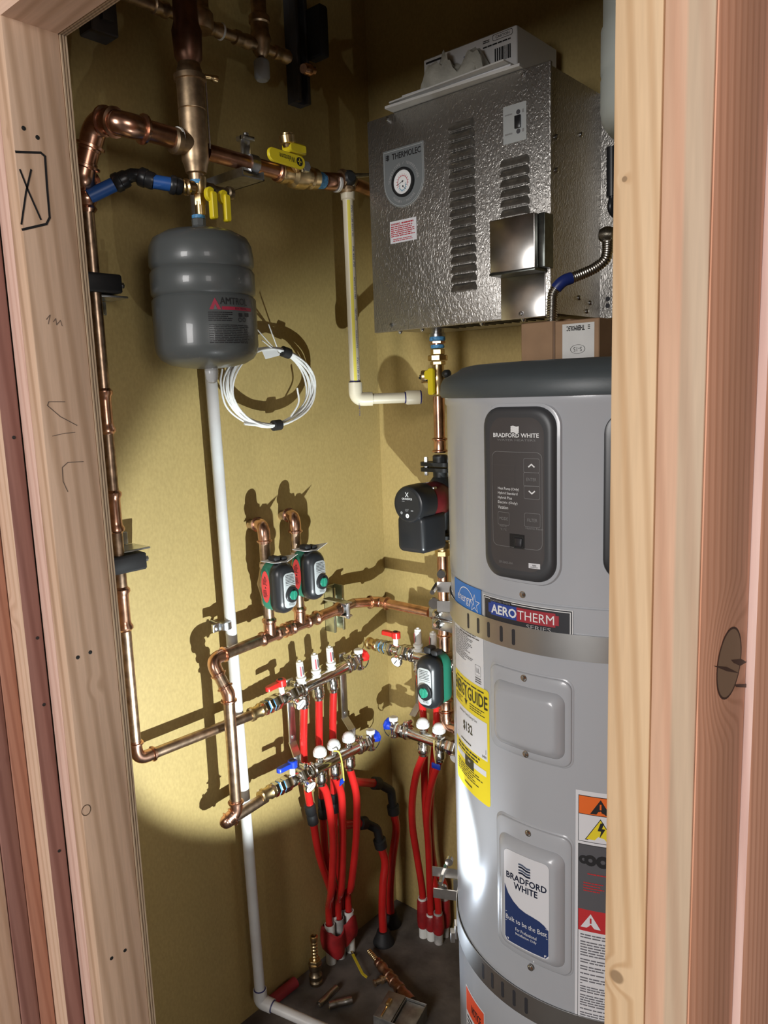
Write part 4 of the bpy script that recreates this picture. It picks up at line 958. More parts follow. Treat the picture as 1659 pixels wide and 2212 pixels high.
# ---- white drain pipe
DO = .05
root = thing('drain_pipe', 'tall white drain pipe running from the grey tank to the floor', 'pipe', LX(562, 2140, DO))
dt, db = LX(455, 800, DO), LX(562, 2145, DO); dm = (dt[1]+db[1])/2
dt[1] += .0; zf = .030
db = V(XL+DO, db[1], LX(566, 2160, DO)[2]); 
de = FZ(730, 2236, zf+.01); rD = .0128
tp = V(XL+DO, dt[1]+(dt[1]-db[1])*.35, dt[2]+.47)
dn_ = nrm(tp-db)
root.location = tuple(db)
mb = M(); sweep(mb, [tp, db+dn_*.02], rD, 20); build('pipe', mb, pvcm, root)
d2 = nrm(de-db); mb = M(); sweep(mb, [db+d2*.02, de+d2*.12], rD, 20); build('pipe', mb, pvcm, root)
ap, t0, t1 = arc_pts(tp, db, de, .016); mb = M(); sweep(mb, [t0+dn_*.02]+[t0+dn_*.019]+ap+[t1+d2*.019, t1+d2*.02], [rD, rD*1.3]+[rD*1.33]*len(ap)+[rD*1.3, rD], 22); build('elbow', mb, pvcm, root)
for e_, d_ in ((t0+dn_*.0195, dn_), (t1+d2*.0195, d2)): mb = M(); rev(mb, e_, d_, [(0, rD*1.16), (.002, rD*1.12)], 20); build('glue_ring', mb, MATS['glue_blue'], root)
p = LX(486, 1350, DO); root = thing('pipe_clamp', 'zinc split clamp fixing the white drain pipe to the wall', 'clamp', V(XL, p[1], p[2]))
mb = M(); rev(mb, p-dn_*.009, dn_, [(0, rD*1.0), (.001, rD*1.22), (.017, rD*1.22), (.018, rD)], 24); fbox(mb, fr(p, EY, EZ, EX), -.034, -.014, -.009, .009, -.003, .003); fbox(mb, fr(p, EY, EZ, EX), .014, .024, -.007, .007, -.003, .003); build('split_ring', mb, steel, root)
mb = M(); rev(mb, p+V(-.002, -.027, 0), EX, [(0, .006), (.010, .006), (.012, .003)], 12); build('screw', mb, steel, root)
mb = M(); sweep(mb, [V(XL+.001, p[1], p[2]), V(XL+DO-.012, p[1], p[2])], .004, 10); build('standoff', mb, steel, root)

# ---- coiled white cables
cA, cB_, cT, cBt = LX(482, 838, .04), LX(674, 838, .04), LX(588, 752, .04), LX(588, 922, .04)
cc = V(XL+.04, (cA[1]+cB_[1])/2, (cT[2]+cBt[2])/2); ry, rz_ = (cB_[1]-cA[1])/2, (cT[2]-cBt[2])/2
root = thing('cable_coil', 'coil of white cables taped in two places, hanging below the grey tank', 'cable', V(XL, cc[1], cBt[2]))
rg = random.Random(3)
for j in range(10):
    q = 1-.03*rg.random()-.022*(j % 5); oy, oz = rg.uniform(-.006, .006), rg.uniform(-.004, .004); P = []
    for k in range(49):
        t = 2*pi*k/48; w1 = 1+.018*sin(3*t+j)
        bun = .45+.55*abs(cos(t))    # loops gather at the tape
        P.append(cc+V(.004*(j % 4)+.003*sin(2*t+j), ry*(1-(1-q*w1)*bun)*cos(t)+oy*bun, rz_*(1-(1-q*w1)*bun)*sin(t)+oz*bun))
    mb = M(); sweep(mb, P, .0022, 8, caps=False); build('cable_loop', mb, wirem, root)
for ang_ in (68, -86):
    t = radians(ang_); c_ = cc+V(.006, ry*.965*cos(t), rz_*.965*sin(t)); d_ = nrm(V(0, -ry*sin(t), rz_*cos(t))); mb = M(); rev(mb, c_-d_*.012, d_, [(0, .010), (.001, .0125), (.022, .0125), (.024, .010)], 14); build('black_tape', mb, blackm, root)
mb = M(); sweep(mb, smooth([LX(480, 797, .05), LX(477, 830, .05), LX(490, 880, .045), LX(530, 912, .045), LX(575, 922, .04)]), .0022, 8); sweep(mb, [LX(528, 916, .05), LX(590, 922, .045)], .0025, 8); build('loose_cable', mb, wirem, root)
mb = M(); sweep(mb, smooth([LX(642, 838, .05), LX(645, 870, .05), LX(628, 900, .045)]), .0022, 8); build('cable_end', mb, wirem, root)
for a1, a2 in (((556, 712), (600, 762)), ((566, 735), (604, 765)), ((580, 700), (602, 760))):
    mb = M(); sweep(mb, [LX(*a1, .06), LX(*a2, .045)], .0014, 8); build('hanging_wire', mb, wirem, root)
mb = M(); q = [LX(566, 757, .05), LX(596, 752, .052), LX(604, 768, .052), LX(574, 776, .05)]; mb.add(q+[p_-V(.001, 0, 0) for p_ in q], [(0, 1, 2, 3), (4, 5, 6, 7), (0, 1, 5, 4), (1, 2, 6, 5), (2, 3, 7, 6), (3, 0, 4, 7)], 0, True); build('cable_tag', mb, wirem, root)

# ---- dark line at the top: make-up water pipe with relief valve
OT = .10
root = thing('fill_line', 'dim brass and copper line with tees high on the left wall', 'pipe', LX(480, 70, OT))
a, b = LX(270, -12, OT), LX(632, 128, OT)
def onT(px): p = LX(px, 0, OT); t = (px-270)/(632-270); return None
dt_ = nrm(b-a)
def onT(px):
    # solve the point of the line seen at column px
    lo_, hi_ = -.2, 1.2
    for _ in range(40):
        m_ = (lo_+hi_)/2; P = a+(b-a)*m_; v = P-CAM; x = CX+F_PX*(v@_r)/(v@_f)
        if x < px: lo_ = m_
        else: hi_ = m_
    return a+(b-a)*m_
mb = M(); sweep(mb, [onT(262), onT(625)], .0105, 18); build('pipe', mb, bronze, root)
for p_, q_ in ((330, 362), (395, 412), (445, 480), (505, 540), (590, 622)):
    mb = M(); P, Q = onT(p_), onT(q_); L = np.linalg.norm(Q-P); rev(mb, P, Q-P, [(0, .011), (.002, .0145), (L*.3, .0145), (L*.4, .0125), (L*.6, .0125), (L*.7, .0145), (L-.002, .0145), (L, .011)], 18); build('fitting', mb, bronze, root)
mb = M(); rev(mb, onT(475), dt_, [(0, .0145), (.003, .0165), (.005, .0145)], 20); build('white_tape_ring', mb, white, root)
mb = M(); rev(mb, onT(428)-EZ*.015, EZ, [(0, .026), (.006, .030), (.03, .030), (.04, .022), (.1, .024), (.105, .034), (.118, .034), (.12, .02), (.16, .02)], 24); build('pressure_regulator', mb, bronze, root)
root = thing('relief_valve', 'brass valve with a pale grey cap hanging from the dim top line', 'valve', onT(563))
c = onT(563)
mb = M(); rev(mb, c-EZ*.022, EZ, [(0, .008), (.004, .012), (.012, .017), (.03, .021), (.036, .023), (.05, .019), (.065, .019), (.068, .022), (.080, .022), (.085, .016), (.2, .017)], 22); build('body', mb, bronze, root)
mb = M(); rev(mb, c-EZ*.024, -EZ, [(-.004, .006), (0, .006), (.002, .014), (.006, .0165), (.036, .0165), (.042, .012)], 24); build('cap', mb, mat('cap_pale', (.36, .38, .39), .5), root)
root = thing('wall_channel', 'upright dark strut channel with clamp block at the end of the top line', 'bracket', LX(625, 225, 0))
p = LX(618, 225, 0); q = LX(640, 85, 0); F = fr(V(XL, (p[1]+q[1])/2+.004, p[2]), EY, EZ, EX)
mb = M(); fbox(mb, F, -.020, .020, 0, .235, .001, .022); fbox(mb, F, -.020, -.010, 0, .235, .022, .038); fbox(mb, F, .010, .020, 0, .235, .022, .038); build('channel', mb, darksteel, root)
mb = M(); fbox(mb, F, .014, .042, .095, .205, .04, .085, bev=.004); build('clamp_block', mb, blackm, root)
mb = M(); pe = LX(655, 148, .07); rev(mb, pe, LX(690, 156, .06)-pe, [(0, .010), (.006, .013), (.010, .010), (.016, .014), (.022, .014), (.026, .009), (.04, .009)], 18); build('copper_end', mb, copper, root)
root = thing('strut_block', 'dark bracket block near the header in the top left corner', 'bracket', LX(205, 90, 0))
p = LX(205, 90, .0); F = fr(V(XL, p[1], p[2]), EY, EZ, EX); mb = M(); fbox(mb, F, -.030, .024, 0, .13, .001, .045, bev=.002); fbox(mb, F, -.012, .010, .02, .12, .045, .055); tag(root, None, None); build('block', mb, darksteel, root)

# ================================================================== ELECTRIC BOILER ON THE BACK WALL
BX0, BX1, BZ0, BZ1, BYF = -1.206, -.752, 1.673, 2.130, 1.367
BYB = 1.590
root = thing('electric_boiler', 'embossed steel electric boiler cabinet with louvres and a round gauge', 'boiler', (-.98, 1.48, BZ0))
mb = M(); boxm(mb, (BX0+.010, BYF+.004, BZ0+.006), (BX1-.006, BYB, BZ1-.004)); build('cabinet', mb, emb, root)
FB = fr((BX0, BYF, BZ0), EX, EZ, -EY)
BW, BH = BX1-BX0, BZ1-BZ0
mb = M(); slab(mb, FB, BW/2, BH/2, BW, BH, .002, [(-.006, 0), (0, 0), (.0016, .0016)], back=True, seg=2); build('front_panel', mb, emb, root)
def PB(px, py, off=None):
    p = BY(px, py, YB-BYF); return p[0]-BX0, p[2]-BZ0
mb = M(); boxm(mb, (BX1-.010, BYB, BZ0+.004), (BX1+.030, BYB+.003, BZ1)); build('mounting_flange', mb, emb, root)
mb = M(); boxm(mb, (BX0-.0, BYB, BZ0+.004), (BX0+.012, BYB+.003, BZ1)); build('mounting_flange', mb, emb, root)
mb = M(); boxm(mb, (BX0+.05, BYB+.003, BZ0+.05), (BX1-.02, YB-.001, BZ1-.05)); build('wall_spacer', mb, galv, root)
for z_ in (BZ0+.030, BZ0+.044): mb = M(); rev(mb, V(BX1+.012, BYB, z_), -EY, [(0, .005), (.0006, .005)], 16); build('flange_hole', mb, slotdark, root)
for (y_, z_) in ((1.40, 2.005), (1.40, 1.945), (1.50, 2.03), (1.495, 1.715), (1.545, 1.708), (1.53, 1.69)):
    mb = M(); rev(mb, V(BX1-.006, y_, z_), EX, [(0, .005), (.002, .005), (.004, .003)], 12); build('rivet', mb, steel, root)
def louvre(u0, u1, v):
    mb = M(); W = u1-u0; h = .0165; n = 14; vs = []; fs = []
    F = FB; cols = []
    prof = [(0, .0), (.12, .0040), (.35, .0075), (.65, .0105), (.88, .0120), (1.0, .0125)]   # from top of hood to its lip
    for i in range(n+1):
        x = i/n; e = min(1, min(x, 1-x)/.10); e = sqrt(max(0, 1-(1-e)**2)); col = []
        for t, w_ in prof:
            vv = v+h*(.5)-h*t*1.0; vv = v+h*.5-(h*t) if True else vv
            top = v+h*.5*e; col.append(F(u0+W*x, top-(top-(v-h*.5))*t, .0018+w_*e))
        col.append(F(u0+W*x, v-h*.5+.0005, .0018+.0010*e)); cols.append(col)
    for i in range(n+1): vs += cols[i]
    m_ = len(cols[0])
    for i in range(n):
        for j in range(m_-1): fs.append((i*m_+j, (i+1)*m_+j, (i+1)*m_+j+1, i*m_+j+1))
    mb.add(vs, fs); 
    o0 = len(mb.v); build('louvre', mb, louvm, root, sharp=50)
ua, va = PB(973, 272); ub, vb = PB(975, 625); uc, _ = PB(1028, 262)
for k in range(18): louvre(.224+.0, .284+.002, (va-.005)+(vb+.006-va)*k/17)
ua2, va2 = PB(1083, 350); uc2, _ = PB(1145, 345)
dv = (vb+.006-va)/17
for k in range(6): louvre(.346, .410, va2-.006+dv*k)
# name plate with gauge
u0, v1 = PB(829, 332); u1, _ = PB(916, 303); vbt = PB(870, 449)[1]; v1 = PB(829, 330)[1]
cu = (u0+u1)/2; W_ = u1-u0; rr = W_/2; cvc = vbt+rr
ol = [(rr, v1-cvc), (-rr, v1-cvc)]+[(rr*cos(radians(180+180*k/24)), rr*sin(radians(180+180*k/24))) for k in range(25)]
mb = M(); slab(mb, FB, cu, cvc, W_, W_, 0, [(.0015, 0), (.0030, 0), (.0034, .0004)], outline=ol, capmi=1)
ol2 = [(x*.955, y*.955) for x, y in ol]; ol3 = [(x*.935, y*.935) for x, y in ol]
n_ = len(ol2); mb.add([FB(cu+x, cvc+y, .0037) for x, y in ol2]+[FB(cu+x, cvc+y, .0037) for x, y in ol3], [(i, (i+1) % n_, n_+(i+1) % n_, n_+i) for i in range(n_)], 0)
text(mb, FB, 'THERMOLEC', u0+W_*.235, v1-.0215, u1-.007, v1-.0095, .0038, 2, bold=.0003)
for k in range(3): rect(mb, FB, u0+.008, v1-.0125-k*.0035, u0+.018, v1-.0105-k*.0035, .0038, 2)
rect(mb, FB, u0+.0125, v1-.0215, u0+.0155, v1-.0095, .0039, 2)
def arctext(mb, F, s, cu, cv, R, a0, a1, h, w_, mi):
    n = len(s)
    for i, ch in enumerate(s):
        if ch == ' ': continue
        t = radians(a0+(a1-a0)*(i+.5)/n); sg = 1 if a1 < a0 else -1
        tx, ty = (sin(t), -cos(t)) if sg == 1 else (-sin(t), cos(t)); nx, ny = (cos(t), sin(t)) if sg == 1 else (-cos(t), -sin(t))
        cw = abs(radians(a1-a0))*R/n*.38; vs, fs, _ = textdata(ch)
        mb.add([F(cu+cos(t)*R+tx*(x-.5)*2*cw+nx*(y-.5)*h, cv+sin(t)*R+ty*(x-.5)*2*cw+ny*(y-.5)*h, w_) for x, y in vs], fs, mi, True)
gr = .0305; gcv = PB(874, 394)[1]; gcu = PB(874, 394)[0]
arctext(mb, FB, 'TEMPERATURE / TEMPERATURE', gcu, gcv, gr*1.30, 178, 2, .0055, .0038, 3)
arctext(mb, FB, 'PRESSION / PRESSURE', gcu, gcv, gr*1.30, 222, 318, .0048, .0038, 3)
plate = build('name_plate', mb, [silverlab, greylab, ink, inkmid], root)
mb = M(); rev(mb, FB(gcu, gcv, .0035), -EY, [(0, gr), (.004, gr), (.006, gr*.97), (.0065, gr*.84), (.004, gr*.80)], 40, caps=False); g = build('gauge_bezel', mb, black, root)
mb = M(); disc(mb, FB, gcu, gcv, gr*.83, w=.0072, mi=0, n=40)
ring(mb, FB, gcu, gcv-.001, gr*.42, gr*.46, .0075, 2, 40, -30, 210); ring(mb, FB, gcu, gcv-.009, gr*.25, gr*.29, .0075, 3, 30, 150, 390)
for k in range(13): t = radians(210-20*k); stroke(mb, [(gcu+cos(t)*gr*.46, gcv-.001+sin(t)*gr*.46), (gcu+cos(t)*gr*.58, gcv-.001+sin(t)*gr*.58)], .0007, FB, .0076, 2)
for k in range(9): t = radians(200+24*k); stroke(mb, [(gcu+cos(t)*gr*.30, gcv-.009+sin(t)*gr*.30), (gcu+cos(t)*gr*.40, gcv-.009+sin(t)*gr*.40)], .0006, FB, .0076, 3)
stroke(mb, [(gcu+.003, gcv+.002), (gcu-.016, gcv-.005)], .0009, FB, .0078, 1); stroke(mb, [(gcu, gcv-.009), (gcu+.009, gcv-.016)], .0009, FB, .0078, 1); disc(mb, FB, gcu, gcv+.001, .002, w=.0079, mi=1); disc(mb, FB, gcu+.001, gcv-.009, .0018, w=.0079, mi=1)
build('gauge_dial', mb, [inkw, ink, inkred, mat('ink_cyan', (.03, .25, .40), .5)], g)
# warning label
u0, v0 = PB(845, 528); u1, v1 = PB(901, 467); v1 = .5*(v1+PB(844, 481)[1]); u1 = PB(901, 490)[0]
mb = M(); rect(mb, FB, u0, v0, u1, v1, .0021, 0); text(mb, FB, 'WARNING:', u0+.003, v1-.009, u0+.030, v1-.0045, .0024, 1, bold=.0002); fine(mb, FB, u0+.033, v1-.009, u1-.004, v1-.0045, 1, 1, .0024, .7, 2, .1); fine(mb, FB, u0+.003, v1-.034, u1-.004, v1-.010, 6, 1, .0024, .5, 12, .2); fine(mb, FB, u0+.008, v0+.003, u1-.010, v0+.010, 2, 1, .0024, .45, 13, .2)
build('warning_label', mb, [paper, inkred], root)
# switch plate
u0, v1 = PB(1088, 233); u1, _ = PB(1138, 214); v0 = PB(1090, 314)[1]
mb = M(); slab(mb, FB, (u0+u1)/2, (v0+v1)/2, u1-u0, v1-v0, .001, [(.0015, 0), (.0024, 0)])
uc_ = u0+(u1-u0)*.66
disc(mb, FB, uc_, v1-.016, .0045, w=.0027, mi=1); disc(mb, FB, uc_, v0+.018, .0045, w=.0027, mi=1)
fine(mb, FB, u0+.004, v1-.019, u0+.022, v1-.014, 1, 2, .0027, .5, 3); fine(mb, FB, u0+.004, v0+.014, u0+.022, v0+.020, 1, 2, .0027, .5, 4); rect(mb, FB, u1-.009, v1-.019, u1-.005, v1-.013, .0027, 2); rect(mb, FB, u1-.009, v0+.015, u1-.005, v0+.021, .0027, 2)
sp = build('switch_plate', mb, [silverlab, darksteel, inkdim], root)
mb = M(); fbox(mb, FB, uc_-.007, uc_+.006, (v0+v1)/2-.011, (v0+v1)/2+.012, .0024, .006); build('rocker_switch', mb, black, sp)
# junction cover
u0, u1 = PB(1059, 476)[0], PB(1156, 460)[0]; v1 = PB(1100, 469)[1]-.002; v0 = PB(1100, 586)[1]
pr_ = .045
k_ = (BYF-pr_)/BYF
Fj = fr((0, BYF-.002, 0), EX, EZ, -EY)
X0 = ray(1059, 530); X0 = X0[0]/X0[1]*(BYF-pr_); X1 = ray(1156, 530); X1 = X1[0]/X1[1]*(BYF-pr_); Z1 = (CAM+ray(1108, 468)*((BYF-pr_)/ray(1108, 468)[1]))[2]; Z0 = (CAM+ray(1108, 586)*((BYF-pr_)/ray(1108, 586)[1]))[2]
mb = M(); fbox(mb, Fj, X0, X1, Z0, Z1, 0, pr_, bev=.0012); build('junction_cover', mb, galv, root)
mb = M(); fbox(mb, Fj, X0, X1+.002, Z0-.004, Z0+.001, .002, pr_+.003); fbox(mb, Fj, X1+.001, X1+.014, Z0+.002, Z1, 0, pr_*.72); build('cover_flange', mb, mat('steel_dark', (.13, .14, .13), .35, .9, .2, 90), root)
mb = M(); a0, a1 = PB(1084, 640)[0], PB(1180, 640)[0]; fbox(mb, FB, a0, a1, PB(1130, 687)[1]-.001, PB(1130, 590)[1], .0016, .0036); build('access_plate', mb, galv, root)
for q in ((838, 258), (1132, 161), (846, 703), (1128, 678)): screw(root, FB, *PB(*q), r=.0042, w=.0036 if q[0] == 1128 else .0016)
for k in range(12):
    mb = M(); x = -1.06+k*.020; boxm(mb, (x, BYF+.03, BZ0+.0035), (x+.007, BYF+.12, BZ0+.0062)); build('bottom_slot', mb, slotdark, root)
for x in (-1.155, -1.09, -.93, -.83): mb = M(); rev(mb, V(x, BYF+.03, BZ0+.006), -EZ, [(0, .006), (.006, .006), (.010, .003)], 10); build('bottom_bolt', mb, steel, root)

# papers, plastic bag and carton on top of the boiler
ZT = BZ1+.002
zb_ = ZT
for k, (x0, x1, y0, y1, h, rot) in enumerate([(-1.135, -.815, 1.345, 1.57, .006, .05), (-1.10, -.83, 1.355, 1.56, .005, .0), (-1.12, -.83, 1.34, 1.56, .004, -.03), (-1.10, -.85, 1.36, 1.56, .009, .02)]):
    cx_, cy_ = (x0+x1)/2, (y0+y1)/2; a_ = V(cos(rot), sin(rot), 0); b_ = V(-sin(rot), cos(rot), 0)
    mb = M(); fbox(mb, fr((cx_, cy_, zb_), a_, b_, EZ), -(x1-x0)/2, (x1-x0)/2, -(y1-y0)/2, (y1-y0)/2, 0, h-.0006, bev=.0005)
    tag(build('paper_stack', mb, [paperw, paper][k % 2]), ['bottom sheaf of papers overhanging the boiler top to the left', 'second sheaf of papers up in the pile on the boiler', 'third sheaf of papers up in the pile on the boiler', 'top sheaf of papers, right under the white carton'][k], 'papers', 'papers piled on the boiler')
    zb_ += h
root = thing('carton', 'white printed carton lying on papers on top of the boiler', 'box', (-.97, 1.48, zb_))
th = radians(0); CX0, CX1, CY0, CY1 = -1.082, -.852, 1.415, 1.575; CZ0, CZ1 = zb_, 2.236
mb = M(); fbox(mb, fr((0, 0, CZ0), EX, EY, EZ), CX0, CX1, CY0, CY1, 0, CZ1-CZ0, bev=.002); build('box_body', mb, mat('carton_white', (.66, .66, .66), .5, 0, .04, 12), root)
FC2 = fr((CX0, CY0, CZ0), EX, EZ, -EY)
mb = M(); Wc, Hc = CX1-CX0, CZ1-CZ0
text(mb, FC2, 'BRADFORD', Wc*.33, Hc*.40, Wc*.60, Hc*.50, .0008, 0, bold=.0003); text(mb, FC2, 'WATER H', Wc*.35, Hc*.30, Wc*.52, Hc*.35, .0008, 1)
for k in range(3): rect(mb, FC2, Wc*.455, Hc*(.58+.05*k), Wc*.50, Hc*(.61+.05*k), .0008, 0)
rect(mb, FC2, Wc*.03, Hc*.86, Wc*.22, Hc*.91, .0008, 1); fine(mb, FC2, Wc*.03, Hc*.35, Wc*.25, Hc*.80, 5, 1, .0008, .22, 3, .3)
outline_r(mb, FC2, Wc*.86, Hc*.88, Wc*.20, Hc*.14, .003, .0008, .0008, 1); text(mb, FC2, 'CARTON', Wc*.79, Hc*.85, Wc*.93, Hc*.91, .0008, 1); fine(mb, FC2, Wc*.66, Hc*.70, Wc*.95, Hc*.77, 1, 1, .0008, .5, 5, .05); fine(mb, FC2, Wc*.66, Hc*.82, Wc*.73, Hc*.9, 2, 1, .0008, .5, 5, .05)
x = Wc*.78
rg = random.Random(5)
while x < Wc*.93: d_ = rg.choice((.001, .0015, .003)); rect(mb, FC2, x, Hc*.30, x+d_, Hc*.62, .0008, 1); x += d_+rg.choice((.0012, .002))
build('printing', mb, [inkblue, ink], root)
mb = M(); rg = random.Random(11); nu, nv = 26, 12; vs = []; fs = []
for i in range(nu+1):
    for j in range(nv+1):
        a_ = i/nu; t = pi*j/nv; h = (.026+.058*abs(sin(a_*pi*1.4+.5))**1.3*(.6+.6*a_))*(sin(pi*min(1, a_*1.02))**.4+.02)
        vs.append(V(-1.055+.150*a_+.006*sin(5*t+9*a_), 1.402-.030*cos(t)*(1+.2*sin(7*a_))-.014+.004*sin(13*a_+t*3), zb_-.012+.001+max(0, h*sin(t)*(1+.16*sin(19*a_+5*t)+.10*sin(47*a_-9*t)))))
for i in range(nu):
    for j in range(nv): fs.append((i*(nv+1)+j, (i+1)*(nv+1)+j, (i+1)*(nv+1)+j+1, i*(nv+1)+j+1))
vs = [V(p[0], min(p[1], 1.412), p[2]+.003) for p in vs]
mb.add(vs, fs); tag(build('plastic_bag', mb, bagm, sharp=30), 'crumpled clear plastic bag on the papers in front of the carton', 'bag')

# flexible conduit from the boiler
root = thing('flexible_conduit', 'ribbed steel flexible conduit with blue tape beside the boiler', 'conduit', (BX1+.0, 1.36, BZ0))
def YP(px, py, y): d = ray(px, py); return CAM+d*(y/d[1])
ctl = [YP(1192, 694, 1.350), YP(1193, 660, 1.350), YP(1196, 632, 1.352), YP(1216, 608, 1.36), YP(1245, 597, 1.38), YP(1283, 580, 1.40), YP(1306, 562, 1.41), YP(1312, 545, 1.415), YP(1313, 520, 1.42)]
ctl[0] = ctl[0]
P = smooth(ctl, 30)
cum = [0]
for i in range(1, len(P)): cum.append(cum[-1]+np.linalg.norm(P[i]-P[i-1]))
tot = cum[-1]; N_ = int(tot/.0011); Q = []; Rr = []
for i in range(N_):
    s = tot*i/(N_-1); j = min(np.searchsorted(cum, s), len(P)-1); j = max(j, 1); t = (s-cum[j-1])/max(1e-9, cum[j]-cum[j-1]); Q.append(P[j-1]*(1-t)+P[j]*t); Rr.append(.0092+.0011*(1 if i % 4 < 2 else 0))
mb = M(); sweep(mb, Q, Rr, 16); build('ribbed_tube', mb, mat('conduit_steel', (.42, .40, .36), .3, 1), root, sharp=60)
mb = M(); i0, i1 = int(N_*.30), int(N_*.48); sweep(mb, Q[i0:i1:4], .0112, 16); build('blue_tape', mb, mat('tape_blue', (.015, .03, .16), .35), root)
mb = M(); c_ = YP(1312, 507, 1.42); dd_ = nrm(V(1, .1, -.1)); prf = []
for k in range(14): t = -.014+.002*k; prf += [(t, .0145*sqrt(max(.05, 1-(t/.018)**2))+.0008), (t+.001, .0145*sqrt(max(.05, 1-(t/.018)**2))-.0006)]
rev(mb, c_, dd_, prf, 20); build('ribbed_tube', mb, MATS['conduit_steel'], root, sharp=60)

# ================================================================== VERTICAL COPPER MAIN ON THE BACK WALL
XM = BY(951, 1000, .14)[0]; YM = YB-.14
mz = lambda py: BY(951, py, .14)[2]
RM = .0135
root = thing('boiler_main', 'vertical copper main pipe dropping from the boiler behind the water heater', 'pipe', (XM, YM, mz(1560)))
mb = M(); sweep(mb, [V(XM, YM, mz(856)), V(XM, YM, mz(955))], RM, 22); build('pipe', mb, copper, root)
coupling(root, V(XM, YM, mz(978)), V(XM, YM, mz(945)), RM, copper)
zt_ = mz(1190)
pipe_run(root, [V(XM, YM, zt_), V(XM, YM, mz(1562)), V(HC[0]-.165, YM, mz(1562))], RM, copper, copper, R=.024, cuff=.018)
tee(root, V(XM, YM, hD[2]), EZ, -EX, RM, copper, half=.034, arm=.034)
coupling(root, V(XM, YM, mz(1374)), V(XM, YM, mz(1343)), RM, copper); coupling(root, V(XM, YM, mz(1532)), V(XM, YM, mz(1505)), RM, copper)
mb = M(); zA = mz(1200); hexn(mb, V(XM, YM, zA), EZ, 0, .014, RM*1.35); hexn(mb, V(XM, YM, zA+.018), EZ, 0, .018, RM*1.45, n=8); rev(mb, V(XM, YM, zA), EZ, [(0, RM*1.1), (.045, RM*1.1)], 20); build('brass_union', mb, brass, root)
# zinc clamp at the crossing with the header
mb = M(); F = fr((XM, YM, hD[2]), EX, EZ, -EY)
fbox(mb, F, -.030, .040, -.004, .020, .018, .021); fbox(mb, F, -.016, .060, -.030, -.004, .024, .028); fbox(mb, F, .004, .020, .020, .034, .015, .018); fbox(mb, F, .048, .064, -.036, .0, .006, .028); cl = build('zinc_clamp', mb, steel, root)
for (u, v) in ((-.004, .010), (.004, -.014)):
    mb = M(); rev(mb, F(u, v, .021 if v > 0 else .028), -EY, [(0, .012), (.002, .012), (.004, .0095), (.010, .0085), (.014, .005)], 18); build('clamp_bolt', mb, nickel, cl)
# isolation valve under the boiler
root = thing('boiler_valve', 'brass isolation valve with yellow handle under the boiler, purge cap at left', 'valve', (XM, YM, mz(856)))
def zst(py): return V(XM, YM, mz(py))
mb = M(); rev(mb, zst(722), EZ, [(0, .016), (BZ0+.006-zst(722)[2], .016)], 20); rev(mb, zst(730), EZ, [(0, .013), (.003, .019), (.010, .019), (.012, .014)], 20); build('boiler_nipple', mb, steel, root)
mb = M(); rev(mb, zst(737), EZ, [(0, .0155), (.003, .019), (.012, .018), (.014, .0155)], 18); rev(mb, zst(752), EZ, [(0, .0150), (.003, .0165), (.008, .0155)], 18); build('blue_sealant', mb, bluepaste, root)
mb = M(); rev(mb, zst(750), EZ, [(0, .014), (.012, .014)], 18); hexn(mb, zst(742), EZ, 0, .006, .0185); build('copper_nut', mb, copper, root)
mb = M(); hexn(mb, zst(766), EZ, 0, .013, .0165); hexn(mb, zst(779), EZ, 0, .013, .0235, n=8); hexn(mb, zst(788), EZ, 0, .008, .018); rev(mb, zst(852), EZ, [(0, .0155), (.012, .0165), (.02, .015), (.03, .019), (.045, .019), (.055, .014), (.07, .014)], 22); build('body', mb, brass, root)
Fv = fr(zst(820), EX, EZ, -EY)
mb = M(); rev(mb, Fv(0, .010, .012), -EY, [(0, .008), (.016, .008)], 14); build('valve_stem', mb, brass, root)
mb = M(); slab(mb, Fv, 0, -.004, .017, .062, .006, [(.024, 0), (.030, 0), (.032, .0015)], back=True); slab(mb, Fv, -.006, .012, .026, .022, .008, [(.022, 0), (.029, 0), (.031, .0015)], back=True); build('handle', mb, yellow, root, label='yellow handle')
mb = M(); c_ = Fv(-.014, .008, .0); e_ = nrm(V(-.8, -.6, 0)); rev(mb, c_, e_, [(0, .007), (.012, .007), (.013, .0145), (.026, .0155), (.029, .014), (.031, .005)], 18); build('purge_cap', mb, brass, root)
mb = M(); sweep(mb, smooth([c_+e_*.032, c_+e_*.036+V(.006, 0, -.004), c_+V(.006, -.016, -.012), Fv(0, -.004, .014)]), .0018, 8); rev(mb, c_+e_*.030, e_, [(0, .005), (.003, .005)], 12); build('cap_strap', mb, blackm, root)
mb = M(); rev(mb, Fv(.014, .012, 0), nrm(V(.9, -.3, 0)), [(0, .006), (.010, .006), (.011, .010), (.020, .010), (.024, .005)], 16); build('side_cap', mb, castiron, root)

# larger circulator with round display head
zc = mz(1075); root = thing('circulator_pump', 'large black and maroon circulator pump on the copper main beside the heater', 'pump', (XM, YM, mz(1180)))
def flange(z, s):
    F = fr((XM, YM, z), EX, EY, EZ); mb = M(); slab(mb, F, -.006, -.004, .086, .042, .016, [(0, 0), (.009*s, 0)], back=True); o = build('flange', mb, castiron, root)
    for x in (-.040, .030): mb = M(); hexn(mb, V(XM+x, YM-.004, z), EZ*s, -.014, .020, .0062); build('flange_bolt', mb, steel, o)
flange(mz(1006), 1); flange(mz(1010), -1); flange(mz(1153), -1)
mb = M(); rev(mb, V(XM, YM, mz(985)), -EZ, [(-.003, .015), (0, .018), (.016, .018)], 20); build('flange_neck', mb, castiron, root)
mb = M(); rev(mb, V(XM, YM, mz(1012)), -EZ, [(0, .018), (.02, .018), (.04, .034), (mz(1012)-mz(1150)-.05, .036), (mz(1012)-mz(1150)-.02, .020), (mz(1012)-mz(1150), .018)], 26); build('volute', mb, castiron, root)
